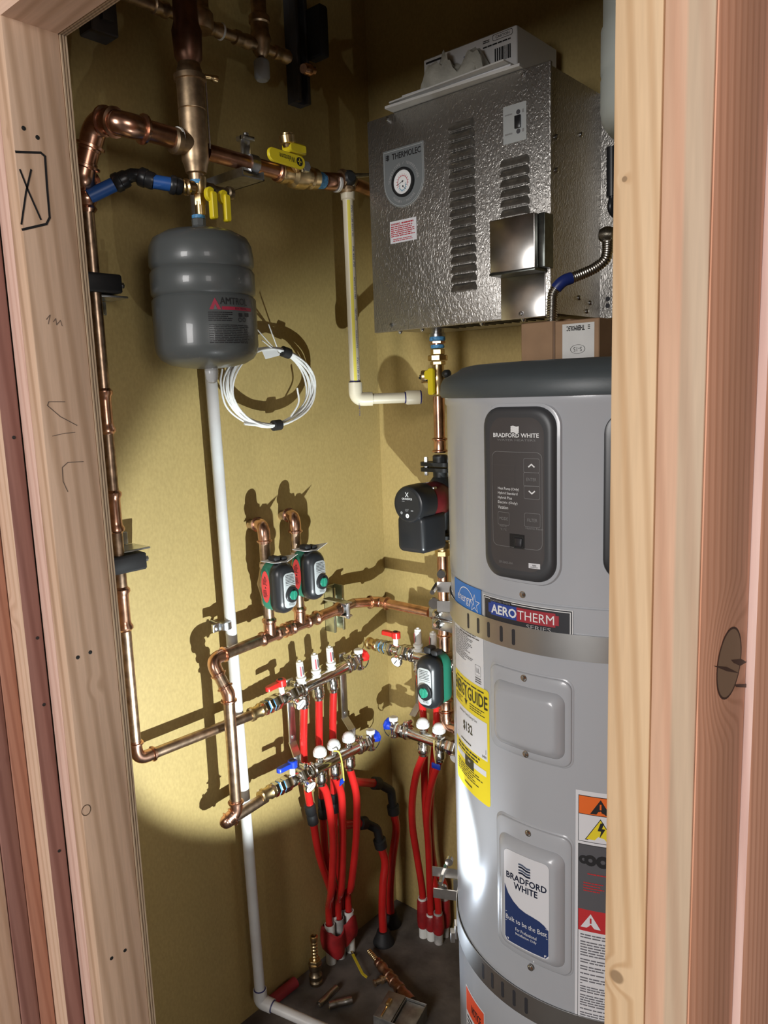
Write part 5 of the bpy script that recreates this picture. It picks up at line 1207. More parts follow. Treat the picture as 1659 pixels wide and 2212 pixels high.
Fp = fr((XM, YM, zc), EX, EZ, -EY)
mb = M(); rev(mb, Fp(0, 0, .01), -EY, [(0, .040), (.004, .043), (.028, .043), (.058, .043), (.060, .0425)], 40); build('motor_housing', mb, maroon, root)
for (u, v) in ((.028, .032), (.028, -.032)): mb = M(); rev(mb, Fp(u, v, .058), -EY, [(0, .004), (.012, .004), (.013, .002)], 10); build('housing_screw', mb, steel, root)
mb = M(); rev(mb, Fp(0, 0, .070), -EY, [(0, .042), (.002, .0445), (.030, .0445), (.050, .0435), (.056, .041), (.0575, .038), (.058, .036)], 44); hd_ = build('control_head', mb, black, root)
fp = M(); FQ = Fp; disc(fp, FQ, 0, 0, .034, w=.1284, mi=0, n=40); text(fp, FQ, 'GRUNDFOS', -.016, .011, .014, .0155, .1287, 1); stroke(fp, [(-.005, .028), (.003, .018)], .0014, FQ, .1287, 1); stroke(fp, [(.003, .028), (-.005, .018)], .0014, FQ, .1287, 1); fine(fp, FQ, -.016, .006, -.004, .009, 1, 2, .1287, .5, 2)
text(fp, FQ, '107', -.007, -.016, .003, -.010, .1287, 2); disc(fp, FQ, -.001, -.026, .005, w=.1287, mi=1, n=20); stroke(fp, [(-.0025, -.0235), (.0005, -.026), (-.0025, -.0285)], .001, FQ, .1290, 0); disc(fp, FQ, -.018, -.020, .0035, w=.1287, mi=2, n=14); fine(fp, FQ, .010, -.016, .020, -.011, 1, 2, .1287, .6, 2)
build('display', fp, [black, inkw, inkdim], hd_)
mb = M(); ol = []; 
slab(mb, Fp, .0, -.070, .080, .088, .012, [(.036, .006), (.040, 0), (.112, 0), (.120, .004), (.122, .010)], back=True, seg=6); build('terminal_box', mb, black, root, sharp=55)

pump(V(XM, YM, mz(1452)), EX, -EY, 'black circulator pump with a green knob on the copper main, beside the heater label', None, sc=1.0, ztag=False)

# ================================================================== BACK WALL MANIFOLDS
O3 = .135; O4 = .155
C0, C1 = BY(884, 1411, O3), BY(992, 1438, O3); C0[1] = C1[1] = YB-O3; zmid = (C0[2]+C1[2])/2; C0[2] = C1[2] = C0[2]*.7+zmid*.3
pts3 = [proj_on(C0, C1, BY(x, y, O3)) for x, y in ((904, 1416), (937, 1422))]
r3 = manifold('heating_manifold', C0, C1, 0, 'upper manifold on the back wall with red lever, half behind the heater', -1, 'flow', pts3, -EY, redp, redp, drain=False)
D0, D1 = BY(968, 1608, O4), BY(872, 1580, O4); D0[1] = D1[1] = YB-O4; D0[2] = D1[2] = (D0[2]+D1[2])/2
pts4 = [proj_on(D0, D1, BY(x, y, O4)) for x, y in ((949, 1600), (914, 1590))]
root4 = None
r4 = manifold('heating_manifold', D0, D1, 0, 'lower manifold on the back wall with white caps and blue drain knob', 1, 'cap', pts4, -EY, bluep, bluep, valve=False)
def FF3(u, v, w_=0): t = v/.0145; q = V(D1[0]+u, YB-O4, D0[2]); return q+(EZ*sin(t)-EY*cos(t))*(.0147+w_)
Ld = D0[0]-D1[0]
mb = M(); rect(mb, FF3, .018, -.011, .032, .012, .0002, 0, 1, 6); poly(mb, FF3, [(.020, .001), (.030, .001), (.025, .009)], .0006, 1); fine(mb, FF3, .019, -.009, .031, -.001, 4, 1, .0005, .4, 3)
text(mb, FF3, 'REHAU', .052, -.007, .092, .008, .0004, 1, bold=.0004)
for k in range(20): t = 2*pi*k/20
mb.add([FF3(.042+.0045*q*cos(2*pi*k/20), .0045*q*sin(2*pi*k/20), .0004) for k in range(20) for q in (1, .75)], [(2*k, 2*((k+1) % 20), 2*((k+1) % 20)+1, 2*k+1) for k in range(20)], 1)
build('label', mb, [paper, ink], r4[0])
def FF4(u, v, w_=0): t = v/.0145; q = V(C0[0]+u, YB-O3, C0[2]); return q+(EZ*sin(t)-EY*cos(t))*(.0147+w_)
mb = M(); rect(mb, FF4, .016, -.012, .030, .012, .0002, 0, 1, 6); poly(mb, FF4, [(.018, -.002), (.028, -.002), (.023, -.009)], .0006, 1); fine(mb, FF4, .017, .0, .029, .010, 4, 1, .0005, .4, 3); build('label', mb, [paper, ink], r3[0])
mb = M(); g = V(BY(983, 1638, O4+.02)[0], YB-O4-.02, BY(983, 1638, O4+.02)[2]); gd = nrm(V(0, -1, -.35)); rev(mb, g-gd*.012, gd, [(0, .008), (.006, .0135), (.014, .0145), (.0155, .013)], 24); gg = build('thermometer', mb, nickel, r4[0]); mb = M(); Fg = fr(g+gd*.0038, EX, np.cross(gd, EX)*-1, gd); disc(mb, Fg, 0, 0, .012, w=.0003, mi=0); build('dial', mb, inkw, gg)
root = thing('manifold_bracket', 'stepped steel bracket of the back wall manifolds, near the corner', 'bracket', V(C0[0]+.02, YB, D0[2]))
xb = BY(902, 1500, O3-.02)[0]+.002; mb = M(); zs = BY(900, 1528, O3)[2]; fbox(mb, fr((xb, YB-O3+.022, 0), EX, EZ, -EY), -.010, .010, zs, C0[2]+.018, -.002, .002)
xl = BY(882, 1560, O4)[0]; q = [V(xb, YB-O3+.022, zs), V(xl, YB-O4+.016, zs-.026)]
mb.add([q[0]+V(-.010, 0, 0), q[0]+V(.010, 0, 0), q[1]+V(.010, 0, 0), q[1]+V(-.010, 0, 0), q[0]+V(-.010, .004, 0), q[0]+V(.010, .004, 0), q[1]+V(.010, .004, 0), q[1]+V(-.010, .004, 0)], [(0, 1, 2, 3), (4, 5, 6, 7), (0, 1, 5, 4), (3, 2, 6, 7), (0, 3, 7, 4), (1, 2, 6, 5)], 0, True)
build('flat_bar', mb, galv, root)
mb = M(); rev(mb, V(xl, YB-O4, D0[2]+.026), -EY, [(-.01, .006), (0, .0065), (.004, .008), (.012, .008), (.014, .004)], 14); rev(mb, V(xl-.005, YB-O4, D0[2]), EX, [(0, .0155), (.0005, .0195), (.0095, .0195), (.010, .0155)], 24); build('clamp_ring', mb, nickel, root)

def TB(lst): return [BY(x, y, o) for x, y, o in lst]
F3, F4 = r3[1], r4[1]
FS2 = dict(a=FZ(915, 2022, 0), b=FZ(932, 2028, 0), c=FZ(948, 2036, 0), d=FZ(962, 2020, 0))
for k in FS2: FS2[k][1] = min(FS2[k][1], YB-.03)
def tb(key, label, top, mids, hz): b = FS2[key]; return tube(label, [top+V(0, 0, .02), top]+TB(mids)+[V(b[0], b[1], hz+.05), V(b[0], b[1], hz-.02)], grp='red heating tubes below the back wall manifolds')
tb('a', 'red tube under the white cap nearest the corner on the back wall', F4(pts4[1], -.045), [(900, 1670, O4), (891, 1725, .14), (891, 1784, .12), (901, 1850, .09)], .095)
tb('b', 'red tube under the right white cap on the back wall, beside the heater', F4(pts4[0], -.045), [(936, 1680, O4), (927, 1720, .14), (922, 1767, .13), (926, 1835, .10)], .060)
tb('c', 'red tube from the back wall flow meter nearest the corner', F3(pts3[0], -.045), [(913, 1530, .115), (917, 1600, .10), (917, 1680, .09), (920, 1760, .08), (930, 1860, .07)], .08)
tb('d', 'red tube hanging below the small pump beside the heater', F3(pts3[1], -.045), [(943, 1500, .11), (942, 1580, .10), (932, 1700, .085), (930, 1800, .075), (940, 1880, .06)], .11)
lab = dict(a='white-rimmed conduit sleeve at the left of the back tube bundle', b='pale conduit sleeve second from the left in the back tube bundle', c='conduit sleeve third from the left in the back tube bundle', d='conduit sleeve nearest the heater in the back tube bundle')
hz4 = dict(a=.122, b=.080, c=.095, d=.120)
for k, b in FS2.items():
    mb = M(); rev(mb, V(b[0], b[1], 0), EZ, [(0, .0125), (hz4[k], .0125), (hz4[k], .0100), (hz4[k]-.04, .0100)], 22, caps=False); tag(build('conduit_sleeve', mb, white if k in 'ab' else sleevem), lab[k], 'conduit', 'conduit sleeves of the back tube bundle')
    mb = M(); rev(mb, V(b[0], b[1], .030), EZ, [(0, .0130), (.004, .0158), (.02, .0172), (hz4[k]-.042, .0158), (hz4[k]-.036, .0130)], 20); tag(build('tape_wrap', mb, redwrap), 'red tape around the '+{'a': 'leftmost', 'b': 'second', 'c': 'third', 'd': 'rightmost'}[k]+' sleeve of the back tube bundle', 'tape', 'red tape on the back sleeves')
q = F4(pts4[0], -.05, .016)
mb = M(); fbox(mb, fr(q+V(0, 0, -.006), EX, EZ, -EY), -.012, .014, -.008, .006, 0, .004, bev=.001); root = thing('hang_tag', 'small blue tag on a tan strap under the back wall manifold', 'tag', q); build('tag', mb, bluep, root)
mb = M(); sweep(mb, smooth([F4(pts4[0]+.004, .012, .017), F4(pts4[0]+.002, -.02, .020), q+V(0, 0, -.002)]), .0018, 8); build('strap', mb, mat('strap_tan', (.45, .33, .10), .5), root)
q = LX(737, 1690, .143); root = thing('hang_tag', 'small blue tag on a yellow strap under the lower left manifold', 'tag', q)
mb = M(); F = fr(q, nrm(EY+EZ*.4), nrm(EZ-EY*.4), EX); poly(mb, F, [(-.010, -.004), (.008, -.006), (.010, .006), (0, .009)], .002, 0); poly(mb, F, [(-.010, -.004), (0, .009), (.010, .006), (.008, -.006)], 0, 0); build('tag', mb, bluep, root)
mb = M(); sweep(mb, smooth([LX(721, 1622, .128), LX(733, 1626, .146), LX(740, 1655, .146), LX(743, 1686, .145)]), .0018, 8); build('strap', mb, mat('strap_yellow', (.62, .55, .10), .5), root)

# ================================================================== WATER HEATER
ZS = 1.527
root = thing('water_heater', 'large grey cylindrical heat pump water heater behind the right door studs', 'water heater', (HC[0], HC[1], 0))
HCZ = V(HC[0], HC[1], 0)
mb = M(); rev(mb, HCZ, EZ, [(.02, HR-.004), (.03, HR), (1.2235, HR), (1.2245, HR-.0015), (1.2265, HR-.0015), (1.2275, HR+.0012), (ZS-.016, HR+.0012), (ZS-.012, HR+.004), (ZS-.002, HR+.004)], 120); build('jacket', mb, jacket, root, sharp=50)
mb = M(); rev(mb, HCZ, EZ, [(0, HR-.03), (.02, HR-.03)], 60); build('base_ring', mb, castiron, root)
ZL = 1.577
mb = M(); rev(mb, HCZ, EZ, [(ZS-.002, HR+.004), (ZS-.001, HR+.010), (ZS+.004, HR+.012), (ZS+.020, HR+.011), (ZS+.030, HR+.006), (ZL-.010, HR-.016), (ZL-.003, HR-.026), (ZL, HR-.040), (ZL, .02)], 120); build('lid', mb, lidm, root, sharp=50)
CF = cylf
def HB(x0, y0, x1, y1):
    a = HT(x0, y0); b = HT(x1, y1); return min(a[0], b[0]), min(a[1], b[1]), max(a[0], b[0]), max(a[1], b[1])
# control panel
pu0, pu1 = HT(1055, 1050)[0], HT(1212, 1050)[0]; pv0, pv1 = 1.256, 1.514
pcu, pcv, PW, PH = (pu0+pu1)/2-.001, (pv0+pv1)/2, pu1-pu0-.006, pv1-pv0-.004
CFs = lambda u, v, w_=0.0: cylf(u, v, w_+.0012)
mb = M(); slab(mb, CFs, pcu, pcv, PW+.012, PH+.012, .034, [(0, 0), (.0035, .0018), (.004, .004)], rings=6, step=.02, seg=8); cp0 = build('panel_surround', mb, jacket, root)
mb = M(); slab(mb, CFs, pcu, pcv, PW, PH, .030, [(.003, 0), (.009, .0012), (.012, .006), (.0125, .011), (.0115, .0155)], rings=8, step=.02, seg=8, capmi=1)
cp = build('control_panel', mb, [panelm, panelin], root, sharp=60)
CP = lambda u, v, w_=0.0: cylf(u, v, .0012+.0118+w_)
def HP(px, py): 
    a = HT(px, py, HR+.013); return a
fp = M()
a = HP(1066, 944); b = HP(1164, 946); text(fp, CP, 'BRADFORD WHITE', a[0], HP(1115, 945)[1], b[0], HP(1115, 936)[1], .0003, 1, bold=.0002)
a = HP(1074, 953); b = HP(1157, 954); text(fp, CP, 'WATER HEATERS', a[0], HP(1115, 953)[1], b[0], HP(1115, 948.5)[1], .0003, 0)
for k in range(4):
    P_ = []; u_, v_ = HP(1104, 933-3.6*k); ue, _ = HP(1120, 930)
    for i in range(7): t = i/6; P_.append((u_+(ue-u_)*t, v_+.0007*sin(2*pi*t)))
    stroke(fp, P_, .0022, CP, .0003, 1)
a = HP(1063, 974); b = HP(1172, 1190); outline_r(fp, CP, (a[0]+b[0])/2, (a[1]+b[1])/2, b[0]-a[0], a[1]-b[1], .009, .0005, .0003, 0, step=.01)
outline_r(fp, CP, HP(1087, 1028)[0], HP(1087, 1028)[1], .040, .032, .001, .0002, .0003, 3, step=.01)
def btn(x, y, w_=24, h=20, tx=None, arrow=0):
    u, v = HP(x, y); outline_r(fp, CP, u, v, w_*.00089, h*.00092, .0022, .00045, .0003, 0)
    if tx: text(fp, CP, tx, u-.0075, v-.0022, u+.0075, v+.0022, .0003, 0)
    if arrow: stroke(fp, [(u-.0042, v-.0018*arrow), (u, v+.0018*arrow)], .0019, CP, .0003, 1); stroke(fp, [(u, v+.0018*arrow), (u+.0042, v-.0018*arrow)], .0019, CP, .0003, 1)
btn(1148, 1006, 27, 22, arrow=1); btn(1148, 1036, 27, 22, tx='ENTER'); btn(1149, 1064, 27, 21, arrow=-1)
btn(1088, 1120, 23, 21, tx='MODE'); btn(1150, 1124, 27, 22, tx='FILTER')
for k, t_ in enumerate(['Heat Pump (Only)', 'Hybrid Standard', 'Hybrid Plus', 'Electric (Only)', 'Vacation']):
    u, v = HP(1076, 1057+9.9*k); text(fp, CP, t_, u, v-.0008, u+len(t_)*.00225, v+.0042, .0003, 1)
u, v = HP(1080, 1135); text(fp, CP, 'Hold for', u, v-.0012, u+.013, v+.0018, .0003, 0); text(fp, CP, '°F / °C', u+.001, v-.007, u+.012, v-.0035, .0003, 0)
u, v = HP(1136, 1141); text(fp, CP, 'Hold to Reset', u, v-.0012, u+.026, v+.0018, .0003, 0)
u, v = HP(1078, 1213); text(fp, CP, '239-56435-00A', u, v-.001, u+.025, v+.0025, .0003, 0)
build('lettering', fp, [inkdim, inkw, ink, mat('ink_faint', (.095, .088, .088), .5)], cp)
mb = M(); a = HP(1101, 1152); b = HP(1133, 1187); rect(mb, CP, a[0], b[1], b[0], a[1], .0003, 0); u, v = (a[0]+b[0])/2+.003, (a[1]+b[1])/2-.001
outline_r(mb, CP, u, v, .016, .018, .001, .0016, .0006, 1); fbox(mb, lambda p, q, r=0: CP(u+p, v+q, r), -.0055, .0055, -.006, .006, .0006, .0022, 2)
build('data_socket', mb, [black, castiron, mat('socket_inner', (.03, .03, .035), .4)], cp)
mb = M(); a = HP(1142, 1216); b = HP(1167, 1230); rect(mb, CP, a[0], b[1], b[0], a[1], .0003, 0); text(mb, CP, 'MADE IN', a[0]+.006, a[1]-.0045, b[0]-.006, a[1]-.0018, .0006, 1); fine(mb, CP, a[0]+.003, b[1]+.001, b[0]-.003, a[1]-.005, 2, 1, .0006, .5, 8, .1)
build('small_sticker', mb, [paper, ink], cp)
# second dark recess at the right
u0 = HT(1304, 1050)[0]; mb = M(); slab(mb, CFs, u0+.055, 1.385, .11, .235, .030, [(0, 0), (.004, .001), (.005, .004)], rings=6, step=.02, seg=8); g_ = build('air_grille', mb, black, root)
for k in range(12): mb = M(); rect(mb, CFs, u0+.01, 1.29+k*.017, u0+.10, 1.296+k*.017, .0056, 0, nu=6); build('grille_slat', mb, panelm, g_)
# element covers
def cover(c0, c1, i0, i1, z0, z1, iz0, iz1, nm):
    cu_, W_ = (c0+c1)/2, c1-c0; mb = M()
    slab(mb, CF, cu_, (z0+z1)/2, W_+.006, z1-z0+.006, .017, [(0, 0), (.0012, .0015)], rings=6, step=.015, seg=8)
    slab(mb, CF, cu_, (z0+z1)/2, W_, z1-z0, .015, [(.0012, 0), (.0032, .0004), (.0042, .0018)], rings=6, step=.015, seg=8)
    slab(mb, CF, (i0+i1)/2, (iz0+iz1)/2, i1-i0, iz1-iz0, .016, [(.0042, 0), (.006, .0008), (.011, .006), (.014, .010), (.0155, .0125), (.016, .0155)], rings=7, step=.015, seg=8)
    return build(nm, mb, jacket, root, sharp=60)
c0, c1 = HT(1063, 1520)[0], HT(1236, 1560)[0]; cover(c0, c1, HT(1073, 1530)[0], HT(1222, 1560)[0], .979, 1.114, .990, 1.093, 'upper_element_cover')
c0, c1 = HT(1077, 1890)[0], HT(1236, 1950)[0]; lc = cover(c0, c1, HT(1082, 1890)[0]+.002, HT(1222, 1950)[0], .634, .866, .645, .838, 'lower_element_cover')
for q in ((1130, 1284), (1135, 1463), (1139, 1627), (1144, 1797), (1149, 2087)): u, v = HT(*q); screw(root, CF, u, v, .0042, .0042 if q[1] > 1300 else .001, nickel)
# brand label on the lower cover
LB = lambda u, v, w_=0.0: cylf(u, v, .0162+w_)
def HLb(px, py): return HT(px, py, HR+.0162)
a = HLb(1089, 1834); bq = HLb(1186, 1868); a2 = HLb(1094, 2020); b2 = HLb(1188, 2066)
u0, u1 = a[0], bq[0]; v1 = (HLb(1092, 1832)[1]+HLb(1183, 1868)[1])/2; v0 = (a2[1]+b2[1])/2-.008
mb = M(); W_, H__ = u1-u0, v1-v0
slab(mb, LB, (u0+u1)/2, (v0+v1)/2, W_, H__, .008, [(0, 0), (.0004, 0)], rings=5, step=.01)
def LU(x, y): return u0+W_*x, v0+H__*y
# navy lower field with a wavy top edge
top_ = [(x/12, .62-.42*(x/12)+.12*sin(pi*1.9*(x/12))*(1-x/12)*-1+.04*sin(pi*(x/12))) for x in range(13)]
top_ = [(0.0, .62), (.10, .53), (.22, .47), (.36, .425), (.50, .405), (.66, .395), (.80, .38), (.90, .355), (1.0, .315)]
for (xa, ya), (xb2, yb2) in zip(top_[:-1], top_[1:]):
    q = [LU(max(xa, .012), .045 if xa < .08 or xb2 > .95 else .012), LU(min(xb2, .988), .045 if xa < .08 or xb2 > .95 else .012), LU(min(xb2, .988), yb2), LU(max(xa, .012), ya)]; poly(mb, LB, q, .0007, 1)
poly(mb, LB, [LU(.07, .012), LU(.93, .012), LU(.985, .047), LU(.015, .047)], .0007, 1)
text(mb, LB, 'BRADFORD', *LU(.06, .70), *LU(.95, .765), .0008, 2, bold=.0003); text(mb, LB, 'WHITE', *LU(.24, .615), *LU(.76, .68), .0008, 2, bold=.0003)
for k in range(4):
    y_ = .80+.028*k; P_ = [LU(.36+.24*i/6, y_+.012*(1-i/6)*(1 if k > 1 else .5)+.006*sin(2*pi*i/6)) for i in range(7)]; stroke(mb, P_, .0028, LB, .0008, 3 if k % 2 else 2)
text(mb, LB, 'Built to be the Best', *LU(.04, .245), *LU(.96, .295), .001, 4); stroke(mb, [LU(.03, .325), LU(.96, .325)], .0006, LB, .001, 4); stroke(mb, [LU(.03, .225), LU(.97, .225)], .0006, LB, .001, 4)
text(mb, LB, 'For Professional', *LU(.27, .165), *LU(.74, .20), .001, 4); text(mb, LB, 'Installation Only', *LU(.27, .115), *LU(.74, .15), .001, 4)
build('brand_label', mb, [paper, navy, mat('ink_navy', (.008, .015, .04), .4), mat('ink_slate', (.10, .13, .20), .4), inkw], lc)
# blue star label
DE = lambda u, v, w_=0.0: cylf(u, v, .0016+w_)
u0, u1 = HT(985, 1290)[0], HT(1041, 1300)[0]; v0, v1 = 1.178, 1.2255
mb = M(); rect(mb, DE, u0, v0, u1, v1, 0, 0, nu=6); cx_, cy_ = u0+(u1-u0)*.52, v0+.018
ring(mb, DE, cx_, cy_, .0265, .0282, .0004, 1, 30, 0, 165, asp=.85)
sx, sy = u1-.018, v0+.021; S_ = []
for k in range(10): t = radians(90+36*k); r_ = .015 if k % 2 == 0 else .0062; S_.append((sx+r_*cos(t), sy+r_*sin(t)))
for k in range(10): stroke(mb, [S_[k], S_[(k+1) % 10]], .0010, DE, .0006, 1)
text(mb, DE, 'energy', u0+.020, v0+.012, u1-.028, v0+.026, .0006, 1)
build('blue_star_label', mb, [skyblue, inkw], root)
# dark name label with red and blue pill
u0, u1 = HT(1046, 1300)[0], HT(1238, 1330)[0]; v1, v0 = 1.2205, 1.172
mb = M(); rect(mb, DE, u0, v0, u1, v1, 0, 1, nu=10); rect(mb, DE, u0+.0012, v0, u1-.0012, v1-.0012, .0002, 0, nu=10); rect(mb, DE, u0+.003, v0, u1-.003, v1-.003, .0003, 1, nu=10); rect(mb, DE, u0+.0042, v0, u1-.0042, v1-.0042, .0004, 0, nu=10)
rect(mb, DE, u0+.016, v1-.0065, u0+.060, v1-.0030, .0005, 2, nu=3); text(mb, DE, 'BRADFORD WHITE', u0+.018, v1-.0060, u0+.058, v1-.0036, .0008, 5)
W_ = u1-u0
for k in range(24):
    f_ = k/23; ua_ = u0+W_*(.09+.75*f_); mi_ = 3 if f_ < .46 else 4; ed = .0 if 0 < k < 23 else .003
    rect(mb, DE, ua_-.001, 1.1925+ed, ua_+W_*.034, 1.2135-ed, .0007+.00001*k, mi_)
text(mb, DE, 'AERO', u0+W_*.13, 1.1960, u0+W_*.44, 1.2095, .0012, 1, bold=.0006); text(mb, DE, 'THERM', u0+W_*.455, 1.1960, u0+W_*.83, 1.2095, .0012, 1)
text(mb, DE, 'SERIES', u0+W_*.55, 1.1845, u0+W_*.80, 1.1905, .0012, 5)
build('name_label', mb, [mat('label_black', (.03, .032, .038), .4), inkw, mat('ink_coal', (.012, .012, .013), .4), mat('pill_blue', (.03, .07, .34), .4), mat('pill_red', (.40, .035, .05), .4), inkmid], root)
# white rating label
DF = lambda u, v, w_=0.0: cylf(u, v, .0004+w_)
u0, u1 = -42.0*pi/180*HR, HT(1045, 1430)[0]; v0, v1 = 1.062, 1.150
mb = M(); rect(mb, DF, u0, v0, u1, v1, .0, 0, nu=8); fine(mb, DF, u0+.004, v0+.030, u1-.028, v1-.010, 17, 1, .0004, .45, 21, .45); fine(mb, DF, u0+.030, v1-.012, u1-.006, v1-.004, 2, 1, .0004, .5, 22, .2)
outline_r(mb, DF, u1-.016, v0+.026, .016, .018, .001, .0005, .0004, 1); text(mb, DF, 'UL', u1-.021, v0+.022, u1-.011, v0+.030, .0004, 1); fine(mb, DF, u1-.024, v0+.004, u1-.006, v0+.015, 3, 1, .0004, .5, 23, .1)
build('rating_label', mb, [paper, mat('ink_soft', (.12, .12, .13), .5)], root)
# yellow energy guide
u0, u1 = -42.6*pi/180*HR, HT(1058, 1600)[0]; v0, v1 = .862, 1.062
mb = M(); slab(mb, DF, (u0+u1)/2, (v0+v1)/2, u1-u0, v1-v0, .006, [(0, 0), (.0003, 0)], rings=6, step=.012)
W_ = u1-u0; X = lambda f_: u0+W_*f_
text(mb, DF, 'ENERGY', X(.02), v1-.034, X(.47), v1-.012, .0006, 1, bold=.0006); text(mb, DF, 'GUIDE', X(.50), v1-.034, X(.97), v1-.012, .0006, 1, bold=.0006)
stroke(mb, [(X(.44), v1-.014), (X(.44), v1-.040)], .003, DF, .0006, 1); poly(mb, DF, [(X(.39), v1-.038), (X(.49), v1-.038), (X(.44), v1-.048)], .0006, 1)
fine(mb, DF, X(.04), v1-.050, X(.34), v1-.038, 4, 1, .0006, .4, 31, .3); fine(mb, DF, X(.55), v1-.050, X(.92), v1-.038, 3, 1, .0006, .4, 32, .4); fine(mb, DF, X(.1), v1-.010, X(.97), v1-.004, 1, 1, .0006, .4, 33, .1)
rect(mb, DF, X(.01), v1-.122, X(.96), v1-.056, .0006, 2, nu=8); text(mb, DF, 'Estimated Yearly Energy Cost', X(.22), v1-.067, X(.74), v1-.061, .0009, 1); text(mb, DF, '$132', X(.34), v1-.096, X(.62), v1-.078, .0009, 1, bold=.0005)
stroke(mb, [(X(.12), v1-.110), (X(.93), v1-.110)], .0006, DF, .0009, 1); stroke(mb, [(X(.93), v1-.110), (X(.93), v1-.103)], .0006, DF, .0009, 1); fine(mb, DF, X(.25), v1-.116, X(.6), v1-.112, 1, 1, .0009, .6, 34, .1); text(mb, DF, '$480', X(.85), v1-.119, X(.94), v1-.114, .0009, 1)
fine(mb, DF, X(.12), v1-.137, X(.9), v1-.124, 2, 1, .0006, .5, 35, .25); rect(mb, DF, X(.05), v1-.150, X(.93), v1-.140, .0006, 2, nu=8); rect(mb, DF, X(.38), v1-.157, X(.64), v1-.138, .0009, 1, nu=3); text(mb, DF, '60', X(.48), v1-.146, X(.55), v1-.142, .0013, 2)
fine(mb, DF, X(.08), v1-.180, X(.85), v1-.158, 5, 1, .0006, .4, 36, .3); fine(mb, DF, X(.35), v1-.192, X(.6), v1-.186, 1, 1, .0006, .5, 37, .1)
build('energy_label', mb, [yelab, mat('ink_olive', (.05, .045, .02), .5), paper], root)
# warning label at the right
u0 = HT(1243, 1900)[0]; u1 = u0+.085; v1, v0 = .947, .555
mb = M(); rect(mb, DF, u0, v0, u1, v1, 0, 0, nu=8); rect(mb, DF, u0+.004, v0+.003, u1-.004, v1-.007, .0002, 1, nu=8)
def wr(a_, b_, m_): rect(mb, DF, u0+.0048, v1-b_, u1-.0048, v1-a_, .0004, m_, nu=8)
wr(.008, .036, 2); wr(.037, .080, 0); rect(mb, DF, u0, v1-.085, u1, v1-.081, .0003, 0, nu=8); wr(.086, .192, 3); wr(.192, .228, 4); wr(.228, .388, 0)
def tri(cu_, cv_, h_, m_, w_=.0007): poly(mb, DF, [(cu_-h_*.62, cv_-h_*.5), (cu_+h_*.62, cv_-h_*.5), (cu_, cv_+h_*.5)], w_, m_)
def bang(cu_, cv_, h_, m_): stroke(mb, [(cu_, cv_+h_*.18), (cu_, cv_-h_*.12)], h_*.10, DF, .0012, m_); disc(mb, DF, cu_, cv_-h_*.30, h_*.06, w=.0012, mi=m_, n=10)
tri(u0+.036, v1-.0225, .024, 1); bang(u0+.036, v1-.0225, .024, 2)
tri(u0+.036, v1-.0590, .036, 1, .0007); tri(u0+.036, v1-.0593, .033, 5, .0010)
poly(mb, DF, [(u0+.036, v1-.047), (u0+.041, v1-.047), (u0+.038, v1-.056), (u0+.043, v1-.056), (u0+.035, v1-.071), (u0+.037, v1-.060), (u0+.032, v1-.060)], .0014, 1)
for k, (x_, r_) in enumerate([(.008, .007), (.018, .009), (.036, .010), (.052, .009)]): ring(mb, DF, u0+x_+.004, v1-.110, r_*.35, r_, .0008, 1, 18)
fine(mb, DF, u0+.012, v1-.162, u0+.045, v1-.145, 4, 4, .0008, .4, 41, .3); fine(mb, DF, u0+.018, v1-.134, u0+.050, v1-.130, 1, 4, .0008, .5, 42, .1)
tri(u0+.023, v1-.210, .024, 0, .0007); bang(u0+.023, v1-.210, .024, 4)
yy = v1-.232; 
for k, n_ in enumerate([2, 6, 2, 2, 1, 2]): fine(mb, DF, u0+.008, yy-n_*.0045, u1-.008, yy, n_, 6, .0008, .45, 50+k, .15); yy -= n_*.0045+.003
stroke(mb, [(u0+.008, yy), (u1-.008, yy)], .0008, DF, .0008, 1); yy -= .003
for k, n_ in enumerate([3, 5, 1, 2, 1, 3]): fine(mb, DF, u0+.008, yy-n_*.0042, u1-.008, yy, n_, 6, .0008, .45, 60+k, .15); yy -= n_*.0042+.0025
build('safety_label', mb, [paper, ink, orlab, mat('photo_grey', (.10, .10, .11), .5), redlab, yelab, mat('ink_soft2', (.16, .16, .18), .5)], root)
# orange label at the bottom left
mb = M(); u0, u1 = -36*pi/180*HR, -22*pi/180*HR; rect(mb, DF, u0-.006, .30, u1, .465, 0, 0, nu=5); rect(mb, DF, u0-.004, .415, u1-.002, .462, .0003, 1, nu=5); text(mb, DF, 'NOTICE', u0+.022, .428, u1-.012, .444, .0006, 2, bold=.0003)
fine(mb, DF, u0, .31, u1-.006, .41, 12, 2, .0004, .4, 71, .3); build('notice_label', mb, [paper, mat('label_redorange', (.80, .09, .03), .45), ink], root)
# small marks and the rear clear sleeve on the jacket edge

